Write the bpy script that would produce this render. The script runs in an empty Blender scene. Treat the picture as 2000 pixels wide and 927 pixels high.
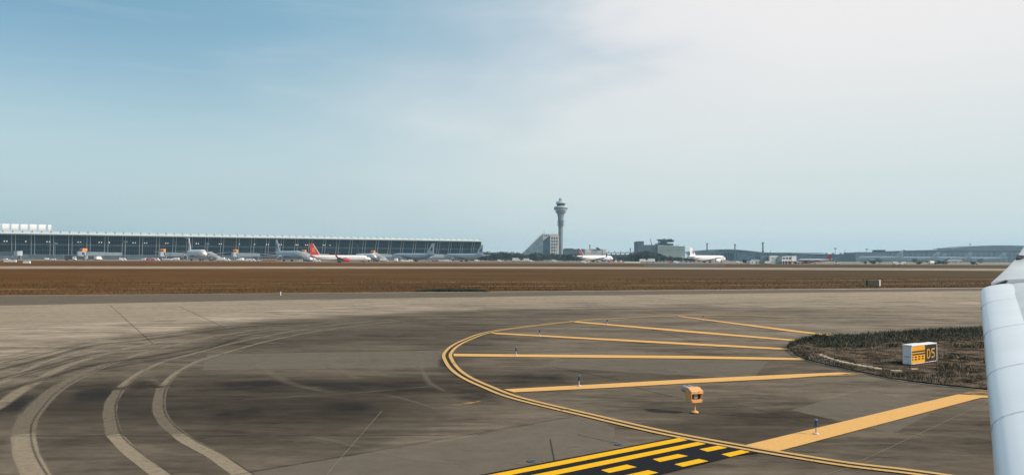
import bpy, math, random
from mathutils import Vector, Matrix
R = math.radians
random.seed(7)
sc = bpy.context.scene
C = sc.collection

# ------------------------------------------------------------------ camera
CAM = Vector((0, 0, 4.0)); F = 1556.0
cam_d = bpy.data.cameras.new('camera'); cam_o = bpy.data.objects.new('camera', cam_d); C.objects.link(cam_o)
cam_d.sensor_width = 36; cam_d.sensor_fit = 'HORIZONTAL'; cam_d.lens = 36 * F / 2000
cam_d.clip_start = 0.05; cam_d.clip_end = 20000
ROT = (Matrix.Rotation(R(90 + 1.455), 3, 'X') @ Matrix.Rotation(R(0.29), 3, 'Z'))
cam_o.matrix_world = Matrix.Translation(CAM) @ ROT.to_4x4()
sc.camera = cam_o
sc.view_settings.view_transform = 'Standard'; sc.view_settings.look = 'None'
sc.view_settings.exposure = 0.0; sc.view_settings.gamma = 1.0
try: sc.view_settings.use_curve_mapping = False
except Exception: pass
sc.cycles.transparent_max_bounces = 40
sc.cycles.use_denoising = True
sc.cycles.volume_bounces = 1
sc.cycles.max_bounces = 6

# ------------------------------------------------------------------ light
SUN_EL, SUN_VEC = 33.0, Vector((1.19, -0.27, 0))
SUN_AZ = math.atan2(SUN_VEC.x, SUN_VEC.y)            # clockwise from +Y
sd = SUN_VEC.normalized() * math.cos(R(SUN_EL)); sd.z = math.sin(R(SUN_EL))
sl = bpy.data.lights.new('sun', 'SUN'); sl.energy = 4.0; sl.angle = R(0.53); sl.color = (1.0, 0.93, 0.84)
so = bpy.data.objects.new('sun', sl); C.objects.link(so)
so.rotation_euler = (-sd).to_track_quat('-Z', 'Y').to_euler(); so.location = (0, 0, 300)

w = bpy.data.worlds.new('World'); sc.world = w; w.use_nodes = True
wt = w.node_tree; wt.nodes.clear()
def N(t, typ, **kw):
    n = t.nodes.new(typ)
    for k, v in kw.items():
        if k.startswith('i_'): n.inputs[k[2:].replace('_', ' ')].default_value = v
        else: setattr(n, k, v)
    return n
def math_(t, op, a, b=None, c=None, clamp=False):
    n = t.nodes.new('ShaderNodeMath'); n.operation = op; n.use_clamp = clamp
    for i, v in enumerate((a, b, c)):
        if v is None: continue
        if isinstance(v, (int, float)): n.inputs[i].default_value = v
        else: t.links.new(v, n.inputs[i])
    return n.outputs[0]
def smooth(t, v, lo, hi, a=0.0, b=1.0):
    n = t.nodes.new('ShaderNodeMapRange'); n.interpolation_type = 'SMOOTHSTEP'
    t.links.new(v, n.inputs[0])
    for i, q in enumerate((lo, hi, a, b)): n.inputs[i + 1].default_value = q
    return n.outputs[0]
def mixc(t, f, a, b, typ='MIX'):
    n = t.nodes.new('ShaderNodeMix'); n.data_type = 'RGBA'; n.blend_type = typ
    for i, v in ((0, f), (6, a), (7, b)):
        if isinstance(v, (int, float)): n.inputs[i].default_value = v
        elif isinstance(v, tuple): n.inputs[i].default_value = (*v, 1) if len(v) == 3 else v
        else: t.links.new(v, n.inputs[i])
    return n.outputs[2]
def srgb(r, g, b):
    f = lambda c: (c / 255 / 12.92) if c < 10.3 else ((c / 255 + 0.055) / 1.055) ** 2.4
    return (f(r), f(g), f(b))
SKY_S = 0.1
sky = wt.nodes.new('ShaderNodeTexSky'); sky.sky_type = 'NISHITA'; sky.sun_disc = False
sky.sun_elevation = R(SUN_EL); sky.sun_rotation = SUN_AZ; sky.air_density = 1.0; sky.dust_density = 0.6; sky.ozone_density = 1.5
geo = wt.nodes.new('ShaderNodeTexCoord')
sep = wt.nodes.new('ShaderNodeSeparateXYZ'); wt.links.new(geo.outputs['Generated'], sep.inputs[0])
az = math_(wt, 'ARCTAN2', sep.outputs[0], sep.outputs[1]); el = math_(wt, 'ARCSINE', sep.outputs[2])
cmb = wt.nodes.new('ShaderNodeCombineXYZ'); wt.links.new(az, cmb.inputs[0]); wt.links.new(el, cmb.inputs[1])
mp = N(wt, 'ShaderNodeMapping'); wt.links.new(cmb.outputs[0], mp.inputs[0])
mp.inputs['Rotation'].default_value = (0, 0, R(-17)); mp.inputs['Scale'].default_value = (1.0, 3.2, 1)
nz1 = N(wt, 'ShaderNodeTexNoise', i_Scale=2.4, i_Detail=7.0, i_Roughness=0.52, i_Distortion=0.25); wt.links.new(mp.outputs[0], nz1.inputs['Vector'])
# diagonal cloud sheet: edge climbs to the right
edge = math_(wt, 'ADD', math_(wt, 'MULTIPLY', az, 1.35), math_(wt, 'MULTIPLY', el, -0.95))
edge = math_(wt, 'ADD', edge, math_(wt, 'MULTIPLY', math_(wt, 'SUBTRACT', nz1.outputs[0], 0.5), 0.85))
cl = smooth(wt, edge, -0.74, 0.22)
cl2 = smooth(wt, edge, -0.22, -0.02)
# horizon paleness
hz = smooth(wt, el, 0.29, 0.04)
hzl = math_(wt, 'MULTIPLY', hz, 1.0)
def S(c): return tuple(v / SKY_S for v in c)
blue = mixc(wt, 1.0, sky.outputs[0], (0.82, 1.06, 1.06), 'MULTIPLY')
blue = mixc(wt, smooth(wt, az, -0.60, -0.20, 0.30, 0.72), blue, S(srgb(147, 190, 211)))
base = mixc(wt, hzl, blue, mixc(wt, smooth(wt, el, 0.02, 0.13), S(srgb(182, 202, 206)), S(srgb(196, 216, 220))))
whit = mixc(wt, hz, S(srgb(246, 242, 241)), S(srgb(219, 229, 228)))
m1 = math_(wt, 'MULTIPLY', cl, 0.86)
c1 = mixc(wt, m1, base, whit)
c2 = mixc(wt, math_(wt, 'MULTIPLY', cl2, math_(wt, 'MULTIPLY_ADD', hz, -0.45, 0.55)), c1, whit)
# thin streak
mp2 = N(wt, 'ShaderNodeMapping'); wt.links.new(cmb.outputs[0], mp2.inputs[0]); mp2.inputs['Scale'].default_value = (3, 26, 1)
mp2.inputs['Rotation'].default_value = (0, 0, R(1.0))
nz2 = N(wt, 'ShaderNodeTexNoise', i_Scale=1.6, i_Detail=5.0, i_Roughness=0.6); wt.links.new(mp2.outputs[0], nz2.inputs['Vector'])
st = math_(wt, 'MULTIPLY', smooth(wt, nz2.outputs[0], 0.50, 0.75), 0.10)
st = math_(wt, 'MULTIPLY', st, smooth(wt, el, 0.08, 0.16))
c3 = mixc(wt, st, c2, S(srgb(225, 232, 234)))
bg = wt.nodes.new('ShaderNodeBackground'); bg.inputs[1].default_value = SKY_S
wo = wt.nodes.new('ShaderNodeOutputWorld'); wt.links.new(c3, bg.inputs[0]); wt.links.new(bg.outputs[0], wo.inputs[0])

# ------------------------------------------------------------------ helpers
def ray(px, py): return ROT @ Vector(((px - 1000) / F, (463.5 - py) / F, -1))
def G(px, py, z=0.05):
    d = ray(px, py); k = (z - CAM.z) / d.z
    return CAM + d * k
def P(px, py, D):
    d = ray(px, py); return CAM + d * (D / d.y)
def horizon(px): return 503.0 + (px - 1000) * 0.00506
def X(px, D): return P(px, horizon(px), D).x
def Z(px, py, D): return P(px, py, D).z

ORD = 'first second third fourth fifth sixth seventh eighth ninth tenth eleventh twelfth thirteenth fourteenth fifteenth sixteenth seventeenth eighteenth nineteenth twentieth twenty-first twenty-second twenty-third'.split()
def tag(o, label, cat, group=None, kind=None):
    if label: o['label'] = label
    if cat: o['category'] = cat
    if group: o['group'] = group
    if kind: o['kind'] = kind
    return o
def empty(name, loc=(0, 0, 0), rz=0, label=None, cat=None, group=None, scale=1):
    o = bpy.data.objects.new(name, None); C.objects.link(o)
    o.location = loc; o.rotation_euler = (0, 0, rz); o.scale = (scale,) * 3; o.empty_display_size = 0.1
    return tag(o, label, cat, group)

MATS = {}
def mat(name, col, rough=0.7, var=0.0, scale=1.0, metal=0.0, stretch=(1, 1, 1), bump=0.0, emit=0, spec=0.5, detail=5.0, col2=None, coat=0):
    if name in MATS: return MATS[name]
    m = bpy.data.materials.new(name); m.use_nodes = True; t = m.node_tree
    b = t.nodes['Principled BSDF']
    b.inputs['Base Color'].default_value = (*col, 1); b.inputs['Roughness'].default_value = rough
    b.inputs['Metallic'].default_value = metal; b.inputs['Specular IOR Level'].default_value = spec
    b.inputs['Coat Weight'].default_value = coat
    if emit:
        b.inputs['Emission Color'].default_value = (*col, 1); b.inputs['Emission Strength'].default_value = emit
    tc = t.nodes.new('ShaderNodeTexCoord'); mpn = t.nodes.new('ShaderNodeMapping'); mpn.inputs['Scale'].default_value = stretch
    t.links.new(tc.outputs['Object'], mpn.inputs[0])
    nz = N(t, 'ShaderNodeTexNoise', i_Scale=scale, i_Detail=detail, i_Roughness=0.6); t.links.new(mpn.outputs[0], nz.inputs['Vector'])
    if var or col2:
        dark = tuple(c * (1 - var) for c in col); light = col2 or tuple(min(1, c * (1 + var)) for c in col)
        c = mixc(t, smooth(t, nz.outputs[0], 0.3, 0.7), dark, light); t.links.new(c, b.inputs['Base Color'])
    if bump:
        bn = t.nodes.new('ShaderNodeBump'); bn.inputs['Strength'].default_value = bump; bn.inputs['Distance'].default_value = 0.02
        t.links.new(nz.outputs[0], bn.inputs['Height']); t.links.new(bn.outputs[0], b.inputs['Normal'])
    MATS[name] = m; return m

class MB:
    def __init__(s): s.v = []; s.f = []; s.uv = None; s.mi = []
    def face(s, pts, mi=0):
        n = len(s.v); s.v += [tuple(p) for p in pts]; s.f.append(tuple(range(n, n + len(pts)))); s.mi.append(mi); return s
    def add(s, vs, fs, mi=0):
        n = len(s.v); s.v += [tuple(p) for p in vs]
        for f in fs: s.f.append(tuple(i + n for i in f)); s.mi.append(mi)
        return s
    def box(s, x0, x1, y0, y1, z0, z1, M=None, mi=0):
        vs = [Vector((x, y, z)) for z in (z0, z1) for y in (y0, y1) for x in (x0, x1)]
        if M is not None: vs = [M @ v for v in vs]
        return s.add(vs, [(0, 2, 3, 1), (4, 5, 7, 6), (0, 1, 5, 4), (2, 6, 7, 3), (0, 4, 6, 2), (1, 3, 7, 5)], mi)
    def prism(s, poly, axis, d0, d1, M=None, mi=0):
        """poly: list of 2D points; axis 'x','y','z' is the extrusion axis"""
        def mk(p, d):
            return {'x': Vector((d, p[0], p[1])), 'y': Vector((p[0], d, p[1])), 'z': Vector((p[0], p[1], d))}[axis]
        n = len(poly); vs = [mk(p, d0) for p in poly] + [mk(p, d1) for p in poly]
        if M is not None: vs = [M @ v for v in vs]
        return s.add(vs, [tuple(range(n))[::-1], tuple(range(n, 2 * n))] + [(i, (i + 1) % n, n + (i + 1) % n, n + i) for i in range(n)], mi)
    def loft(s, rings, cap=True, closed=True, mi=0):
        n = len(rings[0]); vs = [p for r in rings for p in r]; fs = []
        for k in range(len(rings) - 1):
            for i in range(n if closed else n - 1):
                j = (i + 1) % n; fs.append((k * n + i, k * n + j, (k + 1) * n + j, (k + 1) * n + i))
        if cap: fs += [tuple(range(n))[::-1], tuple(range((len(rings) - 1) * n, len(rings) * n))]
        return s.add(vs, fs, mi)
    def lathe(s, prof, seg=20, c=(0, 0, 0), mi=0):
        rings = [[Vector((c[0] + r * math.cos(2 * math.pi * i / seg), c[1] + r * math.sin(2 * math.pi * i / seg), c[2] + z)) for i in range(seg)] for r, z in prof]
        return s.loft(rings, mi=mi)
    def tube(s, a, b, r, r2=None, seg=8, mi=0):
        a, b = Vector(a), Vector(b); d = (b - a).normalized(); u = d.orthogonal().normalized(); v = d.cross(u); r2 = r if r2 is None else r2
        rings = [[p + (u * math.cos(2 * math.pi * i / seg) + v * math.sin(2 * math.pi * i / seg)) * q for i in range(seg)] for p, q in ((a, r), (b, r2))]
        return s.loft(rings, mi=mi)
    def build(s, name, m, parent=None, smooth_=False, bevel=0):
        me = bpy.data.meshes.new(name); me.from_pydata(s.v, [], s.f)
        for q in (m if isinstance(m, (list, tuple)) else [m]): me.materials.append(q)
        if any(s.mi): me.polygons.foreach_set('material_index', s.mi)
        if smooth_: me.polygons.foreach_set('use_smooth', [True] * len(me.polygons))
        if s.uv:
            ul = me.uv_layers.new(name='UVMap')
            for l in me.loops: ul.data[l.index].uv = s.uv[l.vertex_index]
        me.update(); me.validate()
        o = bpy.data.objects.new(name, me); C.objects.link(o); o.parent = parent
        if bevel:
            bv = o.modifiers.new('bevel', 'BEVEL'); bv.width = bevel; bv.segments = 2; bv.limit_method = 'ANGLE'
        if smooth_:
            try: me.set_sharp_from_angle(angle=R(40))
            except Exception: pass
        return o
def copy_tree(o, parent=None):
    c = o.copy(); C.objects.link(c); c.parent = parent
    for ch in KIDS(o): copy_tree(ch, c)
    return c
def KIDS(o): return [q for q in list(C.objects) if q.parent == o]
def place(proto, first, loc, rz, label, scale=None, group=None, cat=None):
    o = proto if first else copy_tree(proto)
    o.location = loc; o.rotation_euler = (0, 0, rz)
    if scale: o.scale = (scale,) * 3 if isinstance(scale, (int, float)) else scale
    o['label'] = label
    if cat: o['category'] = cat
    if group: o['group'] = group
    return o
def catmull(pts, n=10):
    out = []
    for i in range(len(pts) - 1):
        p0 = pts[max(i - 1, 0)]; p1 = pts[i]; p2 = pts[i + 1]; p3 = pts[min(i + 2, len(pts) - 1)]
        for k in range(n):
            t = k / n
            out.append(0.5 * ((2 * p1) + (-p0 + p2) * t + (2 * p0 - 5 * p1 + 4 * p2 - p3) * t * t + (-p0 + 3 * p1 - 3 * p2 + p3) * t ** 3))
    out.append(pts[-1]); return out

# ------------------------------------------------------------------ surface materials
def ground_mat():
    m = bpy.data.materials.new('dry_grass_soil'); m.use_nodes = True; t = m.node_tree; b = t.nodes['Principled BSDF']
    b.inputs['Roughness'].default_value = 1.0; b.inputs['Specular IOR Level'].default_value = 0.0
    tc = t.nodes.new('ShaderNodeTexCoord')
    def nz(sc_, st, rot=14, det=6.0, ro=0.6):
        mp = t.nodes.new('ShaderNodeMapping'); mp.inputs['Scale'].default_value = st; mp.inputs['Rotation'].default_value = (0, 0, R(-rot))
        t.links.new(tc.outputs['Object'], mp.inputs[0])
        n = N(t, 'ShaderNodeTexNoise', i_Scale=sc_, i_Detail=det, i_Roughness=ro); t.links.new(mp.outputs[0], n.inputs['Vector']); return n.outputs[0]
    a = nz(0.05, (0.35, 1.3, 1)); c = nz(0.4, (0.4, 1.0, 1)); d = nz(2.2, (0.8, 1.0, 1))
    sx = t.nodes.new('ShaderNodeSeparateXYZ'); t.links.new(tc.outputs['Object'], sx.inputs[0])
    ang = math_(t, 'DIVIDE', sx.outputs[0], math_(t, 'MAXIMUM', sx.outputs[1], 1.0))
    lr = smooth(t, sx.outputs[0], -160, 190)
    c1 = mixc(t, lr, (0.108, 0.043, 0.012), (0.078, 0.060, 0.040))
    c2 = mixc(t, lr, (0.175, 0.074, 0.022), (0.120, 0.090, 0.056))
    col = mixc(t, smooth(t, a, 0.34, 0.66), c1, c2)
    col = mixc(t, math_(t, 'MULTIPLY', smooth(t, c, 0.42, 0.68), 0.65), col, (0.065, 0.048, 0.018))
    col = mixc(t, math_(t, 'MULTIPLY', smooth(t, d, 0.45, 0.7), 0.45), col, (0.17, 0.105, 0.05))
    col = mixc(t, math_(t, 'MULTIPLY', smooth(t, d, 0.5, 0.25), 0.5), col, (0.030, 0.019, 0.009))
    t.links.new(col, b.inputs['Base Color'])
    bn = t.nodes.new('ShaderNodeBump'); bn.inputs['Strength'].default_value = 0.5; bn.inputs['Distance'].default_value = 0.25
    t.links.new(d, bn.inputs['Height']); t.links.new(bn.outputs[0], b.inputs['Normal'])
    return m

def pave_mat(name, tone=None, tint=(1.0, 0.80, 0.585), use_attr=False, grain=0.34):
    m = bpy.data.materials.new(name); m.use_nodes = True; t = m.node_tree; b = t.nodes['Principled BSDF']
    b.inputs['Roughness'].default_value = 1.0; b.inputs['Specular IOR Level'].default_value = 0.04
    tc = t.nodes.new('ShaderNodeTexCoord')
    def nz(sc_, st=(1, 1, 1), rot=0, det=6.0, ro=0.6):
        mp = t.nodes.new('ShaderNodeMapping'); mp.inputs['Scale'].default_value = st; mp.inputs['Rotation'].default_value = (0, 0, R(-rot))
        t.links.new(tc.outputs['Object'], mp.inputs[0])
        n = N(t, 'ShaderNodeTexNoise', i_Scale=sc_, i_Detail=det, i_Roughness=ro); t.links.new(mp.outputs[0], n.inputs['Vector']); return n.outputs[0]
    if use_attr:
        at = t.nodes.new('ShaderNodeAttribute'); at.attribute_name = 'tone'; base = at.outputs['Color']
    else: base = (tone,) * 3
    base = mixc(t, 1.0, base, tint, 'MULTIPLY')
    streak = nz(0.55, (0.28, 1.3, 1), 10); blot = nz(0.22, (1, 1, 1), 0); fine = nz(5.0, (0.5, 1, 1), 10, 6.0, 0.85); mid = nz(2.0, (0.35, 1.2, 1), 20)
    f = math_(t, 'MULTIPLY_ADD', math_(t, 'SUBTRACT', streak, 0.5), 2.0, 1.02)
    f = math_(t, 'ADD', f, math_(t, 'MULTIPLY', math_(t, 'SUBTRACT', blot, 0.5), 1.1))
    f = math_(t, 'ADD', f, math_(t, 'MULTIPLY', math_(t, 'SUBTRACT', mid, 0.5), 1.3))
    f = math_(t, 'ADD', f, math_(t, 'MULTIPLY', math_(t, 'SUBTRACT', fine, 0.5), grain * 4))
    g = t.nodes.new('ShaderNodeCombineXYZ')
    for i in range(3): t.links.new(f, g.inputs[i])
    col = mixc(t, 1.0, base, g.outputs[0], 'MULTIPLY')
    vor = t.nodes.new('ShaderNodeTexVoronoi'); vor.inputs['Scale'].default_value = 0.55; vor.inputs['Randomness'].default_value = 1.0
    mpv = t.nodes.new('ShaderNodeMapping'); mpv.inputs['Scale'].default_value = (0.5, 1, 1); t.links.new(tc.outputs['Object'], mpv.inputs[0]); t.links.new(mpv.outputs[0], vor.inputs['Vector'])
    wisp = nz(1.1, (0.5, 1.6, 1), -25, 8.0, 0.72)
    dk_ = smooth(t, wisp, 0.56, 0.70); lt_ = smooth(t, wisp, 0.42, 0.30)
    col = mixc(t, math_(t, 'MULTIPLY', dk_, 0.38), col, mixc(t, 1.0, col, (0.45, 0.43, 0.42), 'MULTIPLY'))
    col = mixc(t, math_(t, 'MULTIPLY', lt_, 0.40), col, mixc(t, 1.0, col, (1.5, 1.47, 1.42), 'MULTIPLY'))
    # warm dusty tint
    col = mixc(t, math_(t, 'MULTIPLY', smooth(t, nz(0.9, (0.4, 1, 1), 15), 0.5, 0.75), 0.22), col, (0.215, 0.175, 0.12))
    t.links.new(col, b.inputs['Base Color'])
    bn = t.nodes.new('ShaderNodeBump'); bn.inputs['Strength'].default_value = 0.35; bn.inputs['Distance'].default_value = 0.012
    t.links.new(fine, bn.inputs['Height']); t.links.new(bn.outputs[0], b.inputs['Normal'])
    return m

def overlay_mat(name, col, alpha=0.6, scale=2.0, lo=0.25, hi=0.6, soft=0.25, rough=0.9, vsoft=0.0, grainy=0.35):
    """worn film: a dust, rubber or paint layer with broken edges (u across, v along, both 0..1 in UV; object coords for wear)"""
    m = bpy.data.materials.new(name); m.use_nodes = True; t = m.node_tree; b = t.nodes['Principled BSDF']
    b.inputs['Roughness'].default_value = rough; b.inputs['Specular IOR Level'].default_value = 0.05
    tc = t.nodes.new('ShaderNodeTexCoord')
    n = N(t, 'ShaderNodeTexNoise', i_Scale=scale, i_Detail=7.0, i_Roughness=0.65); t.links.new(tc.outputs['Object'], n.inputs['Vector'])
    n2 = N(t, 'ShaderNodeTexNoise', i_Scale=scale * 7, i_Detail=4.0, i_Roughness=0.7); t.links.new(tc.outputs['Object'], n2.inputs['Vector'])
    a = smooth(t, n.outputs[0], lo, hi)
    a = math_(t, 'MULTIPLY', a, math_(t, 'MULTIPLY_ADD', math_(t, 'SUBTRACT', n2.outputs[0], 0.5), grainy * 4, 1.0), clamp=True)
    sp = t.nodes.new('ShaderNodeSeparateXYZ'); t.links.new(tc.outputs['UV'], sp.inputs[0])
    def edge_(o, s):
        e = math_(t, 'SUBTRACT', 0.5, math_(t, 'ABSOLUTE', math_(t, 'SUBTRACT', o, 0.5)))
        return smooth(t, e, 0.0, s)
    if soft: a = math_(t, 'MULTIPLY', a, edge_(sp.outputs[0], soft))
    if vsoft: a = math_(t, 'MULTIPLY', a, edge_(sp.outputs[1], vsoft))
    a = math_(t, 'MULTIPLY', a, alpha, clamp=True)
    c = mixc(t, n2.outputs[0], tuple(q * 0.8 for q in col), tuple(q * 1.2 for q in col)); t.links.new(c, b.inputs['Base Color'])
    t.links.new(a, b.inputs['Alpha'])
    return m

# ------------------------------------------------------------------ ground, field, taxiways
GM = ground_mat()
g = MB().face([(-5000, -500, 0), (5000, -500, 0), (5000, 5500, 0), (-5000, 5500, 0)]).build('ground', GM); tag(g, None, None, kind='structure')

# pavement under and before the camera, out to the grass edge
EA, EB = G(-40, 577.5, 0), G(1950, 561.5, 0)
EM = (EB.y - EA.y) / (EB.x - EA.x); EC = EA.y - EM * EA.x
TONES = [  # surface tone (reflectance) read across the pavement: (px, py, reflectance)
 (-300,585,.19),(0,583,.19),(300,580,.19),(600,577,.20),(900,573,.22),(1200,570,.27),(1500,568,.33),(1800,566,.36),
 (-300,605,.34),(0,600,.33),(200,603,.34),(400,596,.33),(600,592,.32),(800,588,.31),(1000,583,.31),(1200,580,.34),(1500,577,.37),(1800,574,.38),(2000,574,.38),
 (0,640,.32),(100,650,.31),(200,640,.31),(300,640,.30),(400,620,.30),(500,612,.29),(650,605,.28),(800,600,.26),(1000,595,.24),(1200,592,.24),(1400,592,.24),(1600,592,.25),(1800,590,.27),(1950,588,.28),
 (-200,700,.27),(0,680,.28),(150,672,.22),(300,660,.17),(450,645,.12),(600,635,.10),(750,625,.10),(900,615,.115),(1050,610,.13),(800,655,.082),(650,660,.085),(500,668,.09),(870,650,.085),(900,700,.07),(1300,605,.155),(1500,610,.17),(1700,615,.19),(1900,610,.21),
 (1100,650,.15),(1300,640,.165),(1500,640,.185),(1700,640,.20),(1880,625,.20),
 (0,730,.20),(100,720,.13),(-200,780,.12),(0,790,.075),(60,790,.08),(160,760,.080),(230,720,.12),(300,700,.12),
 (500,690,.115),(650,700,.125),(800,690,.12),(700,720,.11),(560,720,.11),(400,740,.085),(500,750,.072),(650,752,.060),(800,752,.058),(870,755,.07),(860,700,.085),(820,720,.10),
 (260,790,.075),(120,820,.09),(150,870,.095),(400,790,.095),(500,800,.08),(680,800,.065),(560,770,.08),(600,840,.08),(450,860,.085),(700,850,.082),(850,810,.09),(650,880,.085),(900,790,.10),
 (0,860,.13),(0,920,.15),(150,925,.11),(350,925,.10),(560,925,.14),(800,880,.15),(900,860,.16),(1000,840,.17),(1100,830,.16),(1000,900,.14),(850,920,.13),(1200,850,.14),
 (950,700,.125),(1050,720,.12),(1000,740,.07),(1100,735,.08),(1100,690,.15),(1250,680,.15),(1400,690,.15),(1500,715,.12),(1300,720,.10),(1200,780,.13),(1100,770,.13),(1300,800,.12),(1450,790,.13),(1450,760,.14),(1600,760,.13),
 (1400,830,.072),(1500,830,.055),(1560,815,.055),(1450,845,.06),(1700,770,.16),(1750,800,.11),(1850,765,.15),(1650,850,.11),(1800,830,.10),(1900,840,.10),(1700,890,.10),(1850,900,.11),(1550,910,.12),(1600,880,.11),(1400,915,.13),
]
tp = [(G(a, b), c) for a, b, c in TONES]
def tone_at(x, y):
    sw = sv = 0
    ln = math.log(max(y, 3)); r_ = x / max(y, 3)
    for q, c in tp:
        d = ((math.log(q.y) - ln) * 1.8) ** 2 + (q.x / q.y - r_) ** 2 * 3.2
        wgt = 1 / (d + 1e-4) ** 2.2; sw += wgt; sv += wgt * (max(c, c * 0.85 + 0.011) * (1.08 if c > .2 else 1))
    return sv / sw
nc, nr = 150, 150
vs, fs, tv = [], [], []
for i in range(nc + 1):
    r_ = -1.25 + 2.5 * i / nc
    yf = min(EC / (1 - EM * r_), 400)
    for j in range(nr + 1):
        y = 6 * (yf / 6) ** (j / nr); x = r_ * y
        vs.append((x, y, 0.05)); tv.append(tone_at(x, y))
for i in range(nc):
    for j in range(nr):
        a = i * (nr + 1) + j; fs.append((a, a + nr + 1, a + nr + 2, a + 1))
tw = MB().add(vs, fs)
PM = pave_mat('worn_pavement', use_attr=True)
pavement = tw.build('taxiway', PM); tag(pavement, None, None, kind='structure')
ca = pavement.data.attributes.new('tone', 'FLOAT_COLOR', 'POINT')
ca.data.foreach_set('color', [q for t_ in tv for q in (t_, t_, t_, 1)])
apn = MB().face([(-400, -300, 0.03), (400, -300, 0.03), (400, 6.5, 0.03), (-400, 6.5, 0.03)]).build('pavement', pave_mat('plain_pavement', 0.12)); tag(apn, None, None, kind='structure')

# far taxiway, second taxiway and terminal apron
FM = pave_mat('far_concrete', 0.33, grain=0.05, tint=(1.08, 0.82, 0.58)); FM2 = pave_mat('far_asphalt', 0.20, grain=0.05, tint=(1.08, 0.80, 0.55))
def sheet(name, pts, z, m, kind='structure'):
    o = MB().face([(p[0], p[1], z) for p in pts]).build(name, m); o['kind'] = kind; return o
L = lambda px, D: (X(px, D), D)
def band(name, rows, z, m):
    """rows: (px, near py, far py) along the strip, sizes on the ground"""
    pts = [G(a, n, 0)[:2] for a, n, f in rows] + [G(a, f, 0)[:2] for a, n, f in reversed(rows)]
    return sheet(name, pts, z, m)
band('far_taxiway', [(-500,525.5,518.5),(0, 525, 519.8), (1000, 524.6, 520.5), (1950, 528.8, 524.3), (2600,531.5,527)], 0.05, FM)
band('far_taxiway_shoulder', [(-500,522.6,521.9),(0, 522.8, 522.2), (1000, 522.9, 522.4), (1950, 526.9, 526.3), (2600,529.2,528.6)], 0.058, FM2)
band('second_taxiway', [(-500,509.5,507.2),(0, 508.8, 507.3), (500, 511.2, 509.6),(660,513.2,511), (1000, 513.6, 511.9),(1240,514.6,513), (1950, 517.8, 516.2),(2600,521,519)], 0.05, FM2)
band('terminal_apron', [(-500,507.3,499.2),(0, 507.3, 501), (400, 509.0, 502), (660, 510.6, 503.6), (1000, 511.0, 505.6),(1240,513,506), (1950, 516.2, 509.2), (2600,519,512)], 0.045, pave_mat('apron_concrete', 0.27, grain=0.05))
band('dark_scrub_soil', [(1258,519.5,516.5),(1290,520.5,515.3),(1350,521,515.4),(1400,520.2,515.7),(1418,519.2,517.5)], 0.02, mat('scrub_soil', (0.04,0.034,0.026), 1, 0.4, 0.3))

dirtM = overlay_mat('dirt_track', (0.30, 0.19, 0.09), 0.75, 0.12, 0.3, 0.55, soft=0.0, grainy=0.2)
for rows in ([(150,556.3,555.2),(500,554,552.9),(1000,550.8,549.8),(1400,549.2,548.3),(1950,545.5,544.6)], [(0,566,564.5),(400,563.5,562.6),(700,561,560.3)], [(900,559.5,558.5),(1400,557.5,556.2),(1950,553,552)]):
    o_ = band('dirt_track', rows, 0.02, dirtM); o_.data.uv_layers.new(name='UVMap')
    for l_ in o_.data.uv_layers[0].data: l_.uv = (.5, .5)
Z0 = [0.0506]
def nz_(): Z0[0] += 0.00014; return Z0[0]
def strip(name, path, width, m, parent=pavement, z=None, world=False, ends=None):
    pts = [Vector(p[:2]) for p in path] if world else [Vector(G(*p)[:2]) for p in path]
    pts = [Vector((p.x, p.y, 0)) for p in pts]
    if len(pts) > 2: pts = catmull(pts, 8)
    z = z or nz_(); mb = MB(); n = len(pts); uv = []
    for i, p in enumerate(pts):
        d = (pts[min(i + 1, n - 1)] - pts[max(i - 1, 0)]).normalized(); s = Vector((-d.y, d.x, 0))
        wd = width if not callable(width) else width(i / (n - 1))
        for k in range(5):
            q = p + s * wd * (k / 4 - 0.5); mb.v.append((q.x, q.y, z)); uv.append((k / 4, i / (n - 1)))
    for i in range(n - 1):
        for k in range(4):
            a = i * 5 + k; mb.f.append((a, a + 1, a + 6, a + 5)); mb.mi.append(0)
    mb.uv = uv
    return mb.build(name, m, parent)
def quad(name, pp, m, parent=pavement, z=None, n=10):
    """quad film from four ground pixels a,b,c,d (a-b near side, d-c far side), subdivided with UVs"""
    a, b, c, d = [G(*q) for q in pp]; mb = MB(); mb.uv = []; z = z or nz_()
    for j in range(n + 1):
        for i in range(n + 1):
            u, v = i / n, j / n; q = (a * (1 - u) + b * u) * (1 - v) + (d * (1 - u) + c * u) * v
            mb.v.append((q.x, q.y, z)); mb.uv.append((v, u))
    for j in range(n):
        for i in range(n):
            k = j * (n + 1) + i; mb.f.append((k, k + 1, k + n + 2, k + n + 1)); mb.mi.append(0)
    return mb.build(name, m, parent)

# slab patches and rubber, dust
dustM = overlay_mat('pale_dust', (0.25, 0.225, 0.185), 0.55, 0.5, 0.3, 0.62, soft=0.12, vsoft=0.08)
patchM = overlay_mat('paler_slab', (0.21, 0.176, 0.133), 0.62, 0.35, 0.1, 0.5, soft=0.0, vsoft=0.0, grainy=0.15)
darkM = overlay_mat('rubber_film', (0.035, 0.032, 0.030), 0.62, 0.45, 0.32, 0.62, soft=0.45, vsoft=0.35, grainy=0.2)
slabD = overlay_mat('darker_slab', (0.065, 0.056, 0.042), 0.42, 0.3, 0.05, 0.5, soft=0.5, vsoft=0.3, grainy=0.15)
palebandM = overlay_mat('pale_concrete', (0.42, 0.345, 0.24), 0.62, 0.25, 0.2, 0.6, soft=0.0, grainy=0.35)
shoulderM = overlay_mat('shoulder_asphalt', (0.165, 0.130, 0.094), 0.85, 0.3, 0.0, 0.5, soft=0.0, grainy=0.2)
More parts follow.
